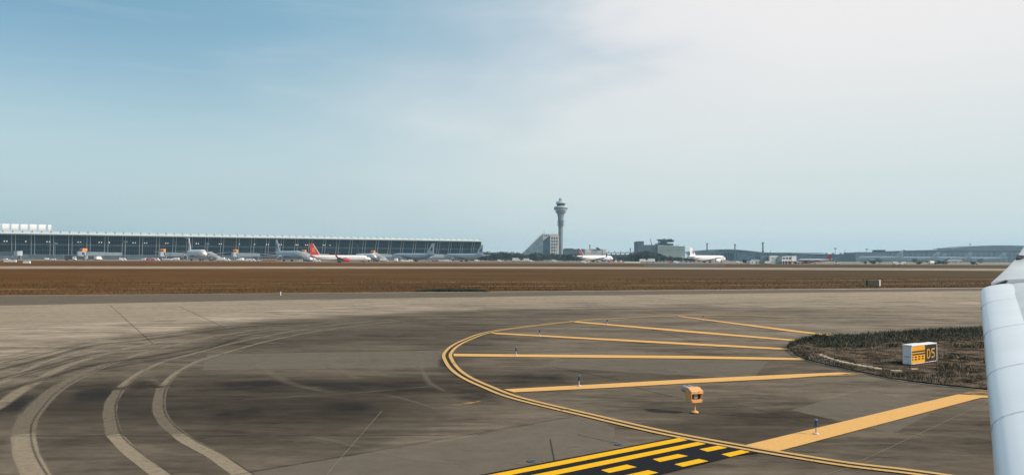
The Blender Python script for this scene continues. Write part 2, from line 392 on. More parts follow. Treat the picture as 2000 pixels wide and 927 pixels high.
def film(name, px, m):
    pts = [G(a, b) for a, b in px]; z = nz_(); mb = MB(); mb.face([(p.x, p.y, z) for p in pts]); mb.uv = [(.5, .5)] * len(pts); return mb.build(name, m, pavement)
film('shoulder_strip', [(-200,601),(0,596.5),(215,592),(500,586),(1000,578.5),(1500,572.2),(1950,567.2),(1950,562.2),(1500,565.6),(1000,569.6),(500,573.5),(0,577.8),(-200,579)], shoulderM)
film('pale_strip', [(-200,655),(0,640),(250,628),(500,608),(760,594),(1000,591.5),(1500,588.5),(1950,583),(1950,567.4),(1500,572.4),(1000,578.7),(500,586.2),(215,592.2),(0,596.7),(-200,601.2)], palebandM)
film('slab_patch', [(330,949),(491,922),(717,884),(899,856),(1127,812),(1200,834),(1200,860),(940,990),(200,990)], patchM)
quad('slab_patch', [(395, 722), (885, 716), (868, 683), (405, 690)], patchM)
quad('slab_patch', [(1060, 716), (1470, 740), (1500, 705), (1090, 698)], patchM)
quad('slab_patch', [(1545, 800), (1745, 845), (1850, 790), (1680, 762)], patchM)
quad('slab_patch', [(-160, 850), (960, 850), (930, 744), (-160, 757)], slabD)
for q in [((540, 775), (880, 778), (875, 738), (520, 735)), ((380, 765), (620, 768), (600, 738), (370, 738)), ((-60, 815), (70, 812), (110, 765), (-60, 770)),
          ((110, 800), (235, 790), (250, 740), (140, 745)), ((235, 770), (330, 765), (345, 740), (255, 738)), ((600, 815), (740, 812), (735, 780), (620, 782)), ((395, 835), (530, 820), (520, 780), (400, 790)),
          ((985, 765), (1150, 752), (1090, 715), (960, 730)), ((850, 730), (905, 735), (895, 690), (850, 690)), ((880, 790), (1010, 800), (960, 760), (880, 755))]:
    quad('rubber_stain', q, darkM)
trackM = overlay_mat('swept_track', (0.34, 0.305, 0.245), 0.92, 1.1, 0.05, 0.5, soft=0.10, vsoft=0.03, grainy=0.2)
trackF = overlay_mat('faint_track', (0.28, 0.235, 0.175), 0.27, 0.8, 0.2, 0.6, soft=0.5, vsoft=0.06, grainy=0.2)
rubM = overlay_mat('rubber_line', (0.05, 0.044, 0.036), 0.42, 0.8, 0.1, 0.55, soft=0.4, vsoft=0.05, grainy=0.2)
T1 = [(620,1010),(540,965),(473,926),(418,888),(364,859),(320,823),(309,794),(316,757),(338,732),(382,706),(429,692),(500,671),(578,653),(697,635),(796,625),(899,618.6)]
T2 = [(440,1010),(370,965),(313,926),(254,881),(222,848),(214,808),(218,783),(240,750),(284,721),(327,703),(364,694),(436,674),(500,660),(598,641),(717,627),(895,616.5)]
T3 = [(130,1010),(90,960),(69,926),(51,888),(45,852),(51,823),(73,794),(102,765),(145,739),(200,714),(247,699),(327,677),(420,656),(500,644),(700,624.5)]
T0 = [(40,930),(18,892),(22,845),(40,808),(65,783),(120,745),(190,712),(260,690)]
def wd(a, b): return lambda t: a + (b - a) * t
trackD = overlay_mat('swept_track_dim', (0.24, 0.195, 0.14), 0.62, 1.1, 0.0, 0.45, soft=0.10, grainy=0.3)
trackP = overlay_mat('swept_track_pale', (0.31, 0.25, 0.175), 0.75, 1.1, 0.1, 0.55, soft=0.3, grainy=0.3)
trackM = overlay_mat('swept_track', (0.34, 0.275, 0.19), 0.8, 1.6, 0.0, 0.48, soft=0.10, grainy=0.35)
def track(T, w0, w1, y1, y2):
    full = catmull([Vector((G(*q).x, G(*q).y, 0)) for q in T], 12)
    D_ = lambda yy: G(300, yy).y
    for hi, lo, m_, wa, wb in ((D_(y1), -10, trackM, w0, w0), (D_(y2), D_(y1), trackD, w0, w0), (999, D_(y2), trackP, w0, w1)):
        c_ = [p for p in full if lo - .08 <= p.y <= hi]
        strip('tyre_track', c_[::4] + [c_[-1]], wd(wa, wb), m_, world=True)
def wd(a, b): return lambda t: a + (b - a) * t
trackD = overlay_mat('swept_track_dim', (0.24, 0.195, 0.14), 0.62, 1.1, 0.0, 0.45, soft=0.10, grainy=0.3)
trackP = overlay_mat('swept_track_pale', (0.31, 0.25, 0.175), 0.75, 1.1, 0.1, 0.55, soft=0.3, grainy=0.3)
trackM = overlay_mat('swept_track', (0.34, 0.275, 0.19), 0.8, 1.6, 0.0, 0.48, soft=0.10, grainy=0.35)
def track(T, w0, w1, y1, y2):
    def cut(lo, hi):
        out = []
        for (a, b), (c, d) in zip(T[:-1], T[1:]):
            for k in range(6):
                t_ = k / 6; q = (a + (c - a) * t_, b + (d - b) * t_)
                if lo <= q[1] < hi: out.append(q)
        return out
    for lo, hi, m_, wa, wb in ((y1, 2000, trackM, w0, w0), (y2, y1, trackD, w0, w0), (0, y2, trackP, w0, w1)):
        c_ = cut(lo - 3, hi); c_ = c_[::3] + [c_[-1]]; strip('tyre_track', c_, wd(wa, wb), m_)
def wd(a, b): return lambda t: a + (b - a) * t
track(T1, 0.36, 0.22, 850, 757); track(T2, 0.36, 0.22, 850, 759); track(T3, 0.52, 0.25, 850, 700)
strip('tyre_track', T0, 0.25, trackF)
strip('tyre_track', [(-40,812),(0,790),(50,757),(130,714),(240,682),(330,664)], 0.55, trackP); strip('tyre_track', [(-40,768),(0,748),(90,706),(200,676),(330,652)], 0.4, trackP); strip('tyre_track', [(-40,712),(60,684),(200,660),(400,640)], 0.4, trackP)
for path, dx in ((T1, 1), (T2, 1), (T3, 1)):                       # dark rubber rims beside the tracks
    strip('rubber_line', [(a + (22 - 10 * min(1, (927 - b) / 300)) * dx * max(0.15, (b - 600) / 320), b) for a, b in path if b > 612], 0.07, rubM)
A1 = [(-40,712),(0,704),(73,688),(182,663),(291,654),(400,641),(500,632),(650,622),(800,615)]
for k in range(8):
    off = [0, 4, 17, 24, 41, 46, 66, 82][k]
    strip('rubber_line', [(a, b + off * (1 - a / 1300) ** 1.5 * (0.55 if b < 640 else 0.9) + math.sin(a * .008 + k) * 2) for a, b in A1[(0, 1, 0, 2, 0, 1, 0, 3)[k]:(9, 7, 8, 9, 5, 9, 6, 8)[k]]], (.12, .2, .5, .1, .35, .16, .6, .3)[k], rubM)
for k in range(5):
    off = [9, 29, 41, 52, 64][k]
    strip('tyre_track', [(a, b + off * (1 - a / 1300) ** 1.5 * (0.55 if b < 640 else 0.9)) for a, b in A1], random.choice((0.25, 0.35)), trackF)
for pth, w_ in (([(715,683),(716,700),(728,722),(760,735)],0.5), ([(760,702),(800,712),(828,730),(840,752)],0.35), ([(500,710),(540,735),(580,752),(660,768)],0.6),
                ([(640,690),(650,712),(700,740)],0.6), ([(820,690),(823,715),(835,742),(870,765)],0.3), ([(600,850),(700,872),(800,895),(900,905)],0.3), ([(270,700),(285,730),(330,760)],0.5),
                ([(470,780),(620,772),(720,765),(860,752)],0.3), ([(1060,715),(1085,700),(1090,680),(1140,665)],0.5), ([(700,770),(760,772),(860,800)],0.2)):
    strip('tyre_track', pth, w_, trackF)
jointM = mat('joint_sealant', (0.035, 0.032, 0.030), 0.95, 0.3, 3); crackM = overlay_mat('pale_crack', (0.29, 0.25, 0.19), 0.5, 4, 0.1, 0.5, soft=0.2)
seamM = overlay_mat('slab_seam', (0.035, 0.032, 0.030), 0.55, 0.7, 0.1, 0.5, soft=0.3, vsoft=0.02)
for a, b, w_, mm in (((214,595),(300,672),0.06,seamM), ((350,598),(440,640),0.08,seamM), ((746,802),(637,927),0.03,crackM), ((1075,857),(1090,935),0.022,jointM),
                 ((-50,851),(880,850),0.06,seamM), ((390,691),(870,683),0.12,seamM), ((400,937),(1127,812),0.04,seamM), ((1127,848),(1205,865),0.045,seamM),
                 ((1240,756),(1315,775),0.06,seamM), ((1440,790),(1600,830),0.05,seamM), ((1670,905),(1935,782),0.03,crackM), ((1480,697),(1600,730),0.04,crackM),((1260,640),(1440,690),0.06,seamM),((1080,716),(1210,742),0.08,seamM),
                 ((1745,842),(1905,868),0.04,seamM),((1540,880),(1760,895),0.04,seamM),((1600,930),(1720,895),0.04,crackM),((0,612),(600,600),0.10,seamM),((300,585),(1100,583),0.10,seamM),((1200,576.5),(1500,600.5),0.22,seamM),((215,592.5),(1000,579),0.12,seamM)):
    strip('pavement_joint', [a, b], w_, mm)
random.seed(3)
for k in range(46):                                                # small scuffs and chips
    a, b = random.uniform(380, 1900), random.uniform(690, 920)
    if 1740 < a and b < 770: continue
    ln = random.uniform(15, 60)
    strip('scuff_mark', [(a, b), (a + ln * 0.5, b - random.uniform(-3, 5)), (a + ln, b + random.uniform(-6, 6))], random.uniform(0.04, 0.14), trackF)

# painted markings
def paint(name, col, wear=0.9, scale=3.0, lo=0.12, hi=0.38, alpha=1.0):
    return overlay_mat(name, col, alpha, scale, lo, hi, soft=0.0, grainy=0.25 * (1 - wear) + 0.1)
oldY = paint('weathered_yellow_paint', (0.74, 0.415, 0.14), lo=0.02, hi=0.24); newY = paint('fresh_yellow_paint', (0.86, 0.46, 0.015), lo=0.0, hi=0.16); fadY = paint('faded_yellow_paint', (0.50, 0.31, 0.12), lo=0.35, hi=0.6, alpha=0.75)
arcY = paint('line_yellow_paint', (0.62, 0.385, 0.15), lo=0.2, hi=0.44); blkP = paint('black_paint', (0.018, 0.019, 0.022), lo=0.0, hi=0.12)
gapM = overlay_mat('dull_paint_gap', (0.06, 0.045, 0.028), 0.85, 2, 0.1, 0.4, soft=0.1)
ARC = [(1560,621),(1440,615.5),(1330,616),(1200,621.5),(1112,628),(1000,641),(947,649.5),(910,662),(882,676),(867.5,691),(869,703),(880,720),(902,737),(940,755),(1002,778.5),(1152,815),(1290,847),(1440,875),(1544,893),(1658,911),(1790,927),(1960,952)]
W1 = [Vector((G(*q).x, G(*q).y, 0)) for q in ARC]
W1 = catmull(W1, 8)
def offset(path, d):
    out = []
    for i, p in enumerate(path):
        t = (path[min(i + 1, len(path) - 1)] - path[max(i - 1, 0)]).normalized(); out.append(p + Vector((-t.y, t.x, 0)) * d)
    return out
ZP = 0.13
def poly_paint(name, pts, m, z, cuts=()):
    mb = MB(); mb.face([(p.x, p.y, z) for p in pts]); mb.uv = [(0.5, 0.5)] * len(pts)
    return mb.build(name, m, pavement)
PZ = Z0[0] + 0.0006
W1s = W1[::2] + [W1[-1]]
strip('edge_line', W1s, 0.135, arcY, world=True, z=PZ + .0035); strip('edge_line', offset(W1, 0.27)[::2], 0.135, arcY, world=True, z=PZ + .0035)
strip('line_gap', offset(W1, 0.135)[::2], 0.12, gapM, world=True, z=PZ + .0022)
def pp(name, px, m, z): return poly_paint(name, [G(a, b) for a, b in px], m, z)
for q in ([(984,760.5),(1200,749),(1340,741),(1540,731.5),(1640,727.5),(1664,729.5),(1600,734.5),(1540,739),(1340,749),(1200,757),(1003,766.5)],
          [(886,691),(1340,695),(1570,699.5),(1572,703.5),(1340,700.3),(886,695.8)],
          [(956,649.3),(1340,669.5),(1542,680.5),(1544,683.8),(1340,673.4),(968,652.3)],
          [(1112,626.4),(1340,645.2),(1570,664.8),(1574,668),(1340,648.8),(1124,629.6)],
          [(1318,616),(1540,643.5),(1668,659.8),(1672,662),(1540,647),(1330,618.8)]):
    pp('shoulder_stripe', q, oldY, PZ + .0010)
pp('shoulder_stripe', [(1451,871),(1766,795),(1871,770.5),(1990,776),(1916,777),(1517,882.5)], oldY, PZ + .0010)
pp('faded_stripe', [(1640,727.5),(1690,728.5),(1700,731),(1645,734),(1600,735)], fadY, PZ)
pp('faded_stripe', [(1871,770.5),(1912,761),(2000,763),(2000,776)], fadY, PZ)
pp('hold_line_background', [(700,974),(1322,854.3),(1350,857),(1486,885.5),(1440,890),(1150,962)], blkP, PZ + .0010)
def ext(a, b, k): return (b - a) * -k + a
def stripe(a, b, c, d, k=0.0):        # a,b = top edge left/right; d,c = bottom edge left/right
    A, B_, C_, D_ = G(*a), G(*b), G(*c), G(*d)
    A, D_ = A + (A - B_) * k, D_ + (D_ - C_) * k
    poly_paint('hold_line', [A, B_, C_, D_], newY, PZ + .0022)
stripe((962,927),(1326,856),(1343,860.3),(1005,927),0.25); stripe((1047,927),(1362,863.8),(1379,867.6),(1092,927),0.25)
for q in (((1174,919),(1224,908),(1244,913),(1190,924.5)), ((1275,897.5),(1324,887.5),(1344,891.3),(1289,903)), ((1366,878),(1402,871),(1421,875),(1382,883)),
          ((1217,930),(1266,919),(1286,924),(1236,935.5)), ((1317,907.5),(1365,897),(1384,901.3),(1334,912.5)), ((1409,888),(1447,879.5),(1465,883.3),(1426,893)),
          ((1058,944),(1113,932),(1133,938),(1075,950))):
    stripe(*q)
pp('dust_mark', [(880,790),(905,787),(940,783),(938,785),(915,790),(885,792)], fadY, PZ)

# inset lights in the pavement
for q, lb in (((1210, 867.5), 'flat dark inset light in the pavement above the black and yellow hold bars'), ((1041, 900.5), 'flat dark inset light left of the thin pavement crack')):
    p = G(*q); t = empty('inset_light', (p.x, p.y, 0.05), 0, lb, 'inset light', 'inset lights flush in the pavement')
    MB().lathe([(0.0, 0.0), (0.12, 0.0), (0.11, 0.008), (0.05, 0.014), (0, 0.014)], 16, (0, 0, 0.008)).build('rim', mat('inset_metal', (0.06, 0.065, 0.07), 0.5, 0.3, 6), t)
    MB().box(-0.04, 0.04, -0.03, 0.03, 0.0225, 0.032).build('lens', mat('lens_dark', (0.02, 0.03, 0.05), 0.2), t)

# ------------------------------------------------------------------ grass island with the sign
lowE = [(1544,686),(1552,694),(1580,705),(1620,715),(1660,723.5),(1700,732),(1740,741),(1790,748),(1850,755),(1930,763),(2050,775),(2250,792)]
upE = [(1544,683),(1552,674),(1566,669),(1590,662),(1640,659),(1700,656),(1780,649.5),(1850,645),(1925,641),(2050,636),(2250,630)]
soilM = mat('dry_soil', (0.050, 0.040, 0.024), 1, 0.6, 1.6, col2=(0.175, 0.130, 0.095), bump=0.8, spec=0)
islG = [G(*q) for q in lowE]; islU = [G(*q) for q in upE]
mb = MB(); n = len(lowE)
island_h = lambda v: 0.07 + 0.10 * math.sin(math.pi * min(1, max(0, v)))
rows = 8
for a, b in zip(islG, islU):
    for k in range(rows + 1):
        q = a * (1 - k / rows) + b * (k / rows); mb.v.append((q.x, q.y, 0.05 + island_h(k / rows) + (0.0 if k in (0, rows) else random.uniform(-.02, .03))))
for i in range(n - 1):
    for k in range(rows):
        a = i * (rows + 1) + k; mb.f.append((a, a + rows + 1, a + rows + 2, a + 1)); mb.mi.append(0)
mb.build('island_soil', soilM, smooth_=True)['kind'] = 'structure'
kerbM = mat('kerb_concrete', (0.33, 0.29, 0.22), 0.95, 0.3, 2, spec=.1)
kp = [Vector((q.x, q.y, 0)) for q in ([G(1566,669), G(1552,674)] + [G(1543,684)] + islG[1:])]
kp = catmull(kp, 5); mbk = MB(); rings = []
for i, p in enumerate(kp):
    t = (kp[min(i + 1, len(kp) - 1)] - kp[max(i - 1, 0)]).normalized(); s = Vector((-t.y, t.x, 0)) * (0.055 + 0.13 * max(0, 1 - i / 14))
    rings.append([p - s + Vector((0, 0, .05)), p - s + Vector((0, 0, .075)), p + s + Vector((0, 0, .085)), p + s + Vector((0, 0, .05))])
mbk.loft(rings); mbk.build('kerb', kerbM)['kind'] = 'structure'
def inside_island():
    i = random.random() ** 0.8 * (n - 2.01); k = int(i); f = i - k; v = random.random()
    a = islG[k] * (1 - f) + islG[k + 1] * f; b = islU[k] * (1 - f) + islU[k + 1] * f
    return a * (1 - v) + b * v, v, i
GR = [mat('blade_dark_green', (0.020, 0.034, 0.018), 0.8), mat('blade_olive', (0.055, 0.060, 0.028), 0.8), mat('blade_straw', (0.19, 0.15, 0.09), 0.9), mat('blade_brown', (0.085, 0.060, 0.038), 0.9)]
def blades(mb, p, h, w, mi, n=5, spread=0.12, z0=0.1):
    for _ in range(n):
        a = random.uniform(0, 6.28); d = Vector((math.cos(a), math.sin(a), 0)); s = Vector((-d.y, d.x, 0)) * w
        b = Vector((p.x, p.y, z0)) + Vector((random.uniform(-1, 1), random.uniform(-1, 1), 0)) * spread
        hh = h * random.uniform(0.5, 1.15); m_ = b + d * hh * 0.18 + Vector((0, 0, hh * 0.6)); t = b + d * hh * random.uniform(0.2, 0.7) + Vector((0, 0, hh))
        mb.add([b - s, b + s, m_ + s * 0.7, m_ - s * 0.7, t], [(0, 1, 2, 3), (3, 2, 4)], mi)
def noise2(x, y): return math.sin(x * 0.9 + 1.3 * math.sin(y * 0.7)) * math.cos(y * 1.1 + 0.8 * math.sin(x * 1.7))
random.seed(11)
mb = MB()
for _ in range(26000):
    p, v, i = inside_island(); nn = noise2(p.x * 1.3, p.y * 0.9) + 0.5 * noise2(p.x * 4.1 + 3, p.y * 3.3)
    z0 = 0.05 + island_h(v)
    if i > 6.6 and 0.12 < v < 0.60 and nn < 0.35 and random.random() < 0.8: continue
    if 0.04 < v < (0.80 if i < 2.6 else 0.5) and i < 7.5 and random.random() < (0.93 if i < 3.5 else 0.82): continue
    if v < 0.05 and random.random() < 0.5: continue
    if v > 0.62 + 0.10 * nn:
        k = min(1, (v - 0.55) / 0.4) * (0.55 + 0.45 * max(0, min(1, 0.5 + nn * 0.6)))
        if random.random() < 0.4 + 0.6 * k: blades(mb, p, 0.09 + 0.22 * k * random.random() ** 1.5, 0.013, random.choice((0, 0, 0, 1, 1, 3)), 3, 0.14, z0)
    elif nn > 0.05: blades(mb, p, 0.10 + 0.06 * (nn > .6), 0.012, random.choice((0, 0, 1, 1, 3, 2)), 2, 0.14, z0)
    elif random.random() < 0.7: blades(mb, p, 0.055, 0.012, random.choice((2, 3, 3, 1)), 2, 0.14, z0)
tag(mb.build('grass', GR), 'rough green and straw weeds covering the island around the D5 sign', 'grass', kind='stuff')
# weeds at the island tip
def shrub(px, py, h, r, label, n=150):
    p = G(px, py); t = empty('weed_bush', (p.x, p.y, 0.10), 0, label, 'bush', 'dark weed bushes at the island tip')
    s = MB()
    for k in range(7):
        a = random.uniform(0, 6.28); s.tube((0, 0, 0), (math.cos(a) * r * .6, math.sin(a) * r * .6, h * random.uniform(.6, 1)), 0.012, 0.004, 5)
    s.build('stem', mat('weed_stem', (0.05, 0.04, 0.02), 0.9), t)
    f = MB()
    for k in range(n):
        a = random.uniform(0, 6.28); rr = r * random.random() ** .6; z = random.random() ** .8 * h * (1 - 0.4 * rr / r)
        blades(f, Vector((math.cos(a) * rr, math.sin(a) * rr, 0)), 0.09, 0.018, random.choice((0, 0, 0, 1)), 1, 0.03, z)
    f.build('foliage', GR, t)
for q in ((1578,672,.34,.22,'dark weed bush at the very tip of the grass island'), (1597,668,.38,.22,'second dark weed bush from the island tip'), (1612,667,.34,.18,'dark weed bush beside the leaning twig'), (1790,657,.36,.35,'dark weed clump on the far rim behind the D5 sign'), (1743,686,.28,.25,'round dark weed clump left of the D5 sign')):
    shrub(*q)
p = G(1618, 664); tw_ = MB()
tw_.tube((p.x, p.y, 0.1), (p.x + .18, p.y, .38), 0.012, 0.008, 5).tube((p.x + .18, p.y, .38), (p.x + .30, p.y - .05, .55), 0.01, 0.006, 5).tube((p.x + .2, p.y, .42), (p.x + .10, p.y - .05, .5), 0.008, 0.004, 5)
tag(tw_.build('twig', mat('weed_stem', (0.05, 0.04, 0.02))), 'thin bare twig leaning out of the weeds at the island tip', 'twig')
# loose edging bricks
bricks = [(1582,687,80),(1588,681.5,60),(1596,678.5,20),(1604,677.5,0),(1590,690,85),(1595,695,70),(1601,698,60),(1607,701,50),(1614,704,40),(1622,706.5,35),(1630,709,30),(1639,711.5,28),(1648,714,25),(1660,716,22),(1673,719,20),(1684,721,18),(1695,722.5,16),(1706,725,15),(1714,726.5,12),(1750,731,10),(1783,727,-15),(1620,672,5)]
bm_ = MB().box(-.15, .15, -.085, .085, 0, .06); bp = bm_.build('edging_brick', mat('brick_concrete', (0.52, 0.43, 0.29), 0.9, 0.3, 5), bevel=0.008)
tag(bp, 'x', 'brick', 'loose concrete bricks laid in a curve on the island')
for k, (a, b, rz) in enumerate(bricks):
    o = bp if k == 0 else bp.copy()
    if k: C.objects.link(o)
    q = G(a, b); o.location = (q.x, q.y, 0.14); o.rotation_euler = (random.uniform(-.08, .08), random.uniform(-.08, .08), R(-rz) * 1.2)
    s_ = random.uniform(0.8, 1.25); o.scale = (s_, random.uniform(.8, 1.2), 1)
    o['label'] = '%s pale edging brick from the island tip in the curved brick row' % ORD[k] if k < 19 else ('lone pale brick in the soil just left of the D5 sign', 'lone pale brick in front of the D5 sign', 'lone pale brick behind the curved brick row near the tip')[k - 19]

# D5 sign
sg = G(1780, 720.5); yaw = R(36)
SG = empty('taxiway_sign', (sg.x, sg.y, 0.17), yaw, 'white boxed taxiway sign reading D5 in yellow on black beside a yellow hold symbol panel', 'sign')
wh = mat('sign_white_metal', (0.78, 0.77, 0.76), 0.45, 0.05, 4); yl = mat('sign_yellow', (0.78, 0.36, 0.012), 0.45, 0.06, 3); bk = mat('sign_black', (0.016, 0.018, 0.022), 0.45, 0.1, 3)
LL, HH, SP = 1.86, 0.70, 0.97
hou = MB().box(0, SP, 0, 0.32, 0.04, HH); hou.box(SP + .002, LL, 0.06, 0.30, 0.04, HH - 0.01)
hou.build('housing', wh, SG, bevel=0.012)
MB().box(-0.015, SP + .02, -0.03, 0.34, HH + .002, HH + 0.045).build('cover', wh, SG, bevel=0.01); MB().box(SP + .022, LL + .015, 0.0, 0.32, HH - 0.008, HH + 0.03).build('cover', wh, SG, bevel=0.01)
f1 = MB().box(0.03, SP - .005, -0.012, 0.0 - .001, 0.075, HH - 0.02).build('symbol_panel', yl, SG)
f2 = MB().box(SP, LL - 0.03, -0.010, 0.059, 0.075, HH - 0.03).build('letter_panel', bk, SG)
s = MB()
for z in (0.47, 0.375): s.box(0.035, SP - .01, -0.020, -0.0125, z, z + 0.05)
for r_, z in enumerate((0.285, 0.195)):
    for k in range(5):
        x0 = 0.035 + k * 0.25 - (0.06 if k else 0); x1 = x0 + (0.08 if k == 0 else 0.13)
        s.box(x0, min(x1, SP - .01), -0.020, -0.0125, z, z + 0.045)
s.build('hold_symbol', bk, f1)
def glyph(mb, strokes, ox, oz, sx, sz, th, y0, y1):
    for st_ in strokes:
        for (a, b), (c, d) in zip(st_[:-1], st_[1:]):
            A, B_ = Vector((ox + a * sx, 0, oz + b * sz)), Vector((ox + c * sx, 0, oz + d * sz)); dd = (B_ - A).normalized(); nn = Vector((-dd.z, 0, dd.x)) * th / 2
            A, B_ = A - dd * th / 2, B_ + dd * th / 2
            q = [A - nn, B_ - nn, B_ + nn, A + nn]
            mb.add([v + Vector((0, y0, 0)) for v in q] + [v + Vector((0, y1, 0)) for v in q], [(0, 1, 2, 3), (7, 6, 5, 4), (0, 4, 5, 1), (1, 5, 6, 2), (2, 6, 7, 3), (3, 7, 4, 0)])
t = MB()
glyph(t, [[(0, 0), (0, 1), (.6, 1), (1, .82), (1, .18), (.6, 0), (0, 0)]], 1.13, 0.21, 0.19, 0.31, 0.05, -0.0145, -0.0105)
gl = t.build('letter', mat('sign_letter_yellow', (0.72, 0.36, 0.03), 0.5), f2)
t = MB()
glyph(t, [[(1, 1), (0.05, 1), (0, .58), (.65, .6), (1, .42), (.95, .12), (.6, 0), (0, .05)]], 1.46, 0.21, 0.19, 0.31, 0.05, -0.0145, -0.0105)
t.build('letter', mat('sign_letter_yellow', (0.72, 0.36, 0.03), 0.5), f2)
fr = MB().box(0, LL, -0.012, .0, 0.05, 0.072); fr.box(LL - .028, LL, -0.012, 0.058, 0.073, HH - .03); fr.box(0, 0.028, -0.012, -.001, .073, HH); fr.build('face_frame', wh, SG)
for x in (0.10, LL - 0.12):
    for y in (0.10, 0.24): MB().tube((x, y, -.04), (x, y, 0.039), 0.025).build('foot', mat('galvanised', (0.45, 0.46, 0.47), 0.5, metal=0.3), SG)
for x in (0.02, SP - .03, SP + .05, LL - .04):
    MB().tube((x, -.0125, .062), (x, -.022, .062), .011).build('bolt', bk, SG)
MB().box(-.012, 0.0, .06, .26, .30, .34).build('side_handle', mat('galvanised', (0.45, 0.46, 0.47)), SG)
MB().box(-0.05, LL + 0.12, 0.0, 0.36, -0.05, 0.0).build('base_slab', kerbM, SG)

# runway guard light
gp = G(1355, 805.5); GL = empty('guard_light', (gp.x, gp.y, 0.07), R(22), 'small orange hooded guard light on a short post standing alone on dark pavement', 'guard light')
og = mat('orange_paint', (0.80, 0.38, 0.14), 0.5, 0.08, 8); inn = mat('dark_inside', (0.03, 0.028, 0.03), 0.6)
b_ = 0.20
# hood: profile in (y,z), extruded along x
roof = [(-.17, .49), (-.17, .55), (-.02, .63), (.12, .63), (.12, .49), (.10, .49), (.10, .61), (-.015, .61), (-.155, .535), (-.155, .49)]
MB().prism(roof, 'x', -.17, .17).build('hood', og, GL)
MB().prism([(-.165, .40), (-.168, .55), (-.02, .628), (.12, .628), (.12, .40), (.0, .28), (-.14, .28)], 'x', -.185, -.171).build('side_panel', og, GL); MB().prism([(-.12, .37), (-.15, .53), (-.02, .60), (.10, .60), (.10, .37)], 'x', .155, .169).build('side_panel', og, GL)
MB().box(-.17, .155, -.165, .09, .27, .335).build('tray', og, GL)
MB().box(-.165, .15, -.06, .08, .336, .48).build('lamp_case', inn, GL); MB().box(-.04, .06, -.075, -.061, .36, .46).build('lamp_glass', mat('lamp_grey', (0.35, 0.36, 0.38), 0.3), GL)
MB().tube((0.04, -.171, .545), (0.04, -.176, .545), 0.014).build('bolt', inn, GL)
for x, y, z in ((-.15, -.167, .30), (.14, -.167, .30)): MB().tube((x, y, z), (x, y - .008, z), .009).build('bolt', inn, GL)
MB().tube((.03, -.02, .02), (.05, .0, .27), .008, seg=6).build('cable', inn, GL)
vis = MB()
seg = 16
for cx in (-.10, 0.06):
    r1 = [Vector((cx + .09 * math.cos(6.283 * i / seg), .11, .55 + .09 * math.sin(6.283 * i / seg))) for i in range(seg)]
    r2 = [Vector((cx + .085 * math.cos(6.283 * i / seg), .30, .56 + .085 * math.sin(6.283 * i / seg))) for i in range(seg)]
    MB().loft([r1, r2]).build('lamp_visor', mat('visor_grey', (0.30, 0.34, 0.38), 0.4, 0.1, 8), GL, smooth_=True)
MB().tube((0, -.04, 0), (0, -.04, .27), .026, .022, 12).lathe([(0.0, .2), (.045, .2), (.045, .235), (0, .235)], 12, (0, -.04, 0)).build('post', og, GL)
MB().lathe([(0, 0), (.10, 0), (.095, .02), (.04, .05), (0, .05)], 16, (0, -.04, 0)).build('flange', og, GL)

# blue edge lights
def edge_light():
    t = empty('edge_light', cat='edge light', group='blue taxiway edge lights on the painted stripes')
    MB().lathe([(0, 0), (.065, 0), (.06, .018), (.02, .03), (0, .03)], 14).build('base_plate', mat('light_base_white', (.62, .58, .54), .6, .1, 20), t)
    MB().tube((0, 0, .02), (0, 0, .16), .018, .015, 10).build('post', mat('light_post', (.50, .40, .34), .6, .1, 20), t)
    MB().lathe([(0, .16), (.034, .16), (.036, .21), (.028, .215), (.028, .30), (0, .30)], 14).build('lamp', mat('blue_glass', (.012, .06, .15), .25, spec=.8), t)
    MB().lathe([(0, .30), (.036, .301), (.036, .318), (.015, .335), (0, .335)], 14).build('cap', mat('light_cap', (.10, .22, .33), .3), t)
    return t
ep = edge_light()
for k, (q, lb) in enumerate([((1594,848.5), 'blue edge light standing on the widest yellow stripe nearest the wing'), ((1131,754.5), 'blue edge light on the left end of the yellow stripe above the guard light'),
        ((1008,694.3), 'blue edge light on the stripe that starts at the leftmost bend of the double line'), ((1054,656), 'blue edge light on the third stripe counted from the far side'),
        ((1186,634.3), 'small blue edge light on the second farthest yellow stripe'), ((1373,625), 'smallest blue edge light, on the farthest yellow stripe')]):
    p = G(*q); place(ep, k == 0, (p.x, p.y, PZ + .006), random.uniform(0, 3), lb, 1.0 if k < 5 else 0.9)
for q, lb in (((548, 577.5), 'tiny white marker post at the edge of the brown grass'),):
    p = G(*q, 0); t = empty('edge_marker', (p.x, p.y, 0.05), 0, lb, 'marker post')
    MB().lathe([(0, 0), (.05, 0), (.05, .4), (0, .4)], 8).build('post', wh, t); MB().lathe([(0, .4), (.06, .401), (.06, .5), (0, .52)], 8).build('lamp', mat('blue_glass', (.012, .06, .15)), t)

# sign seen from behind at the far field edge
p = G(1706, 559.5, 0); t = empty('taxiway_sign', (p.x, p.y, 0), R(12), 'dark backed taxiway sign with a white end standing on the brown grass', 'sign')
MB().box(-1.0, 0.86, -.12, .2, .12, .95).build('panel', mat('sign_back', (.035, .026, .02), .6, .3, 2), t); MB().box(.87, 1.1, -.15, .22, .1, 1.0).build('end_panel', wh, t)
MB().box(-1.08, -1.01, -.15, .22, .1, .97).build('end_frame', bk, t)
for x in (-.5, .4): MB().box(x, x + .1, -.1, .1, 0, .119).build('leg', bk, t)

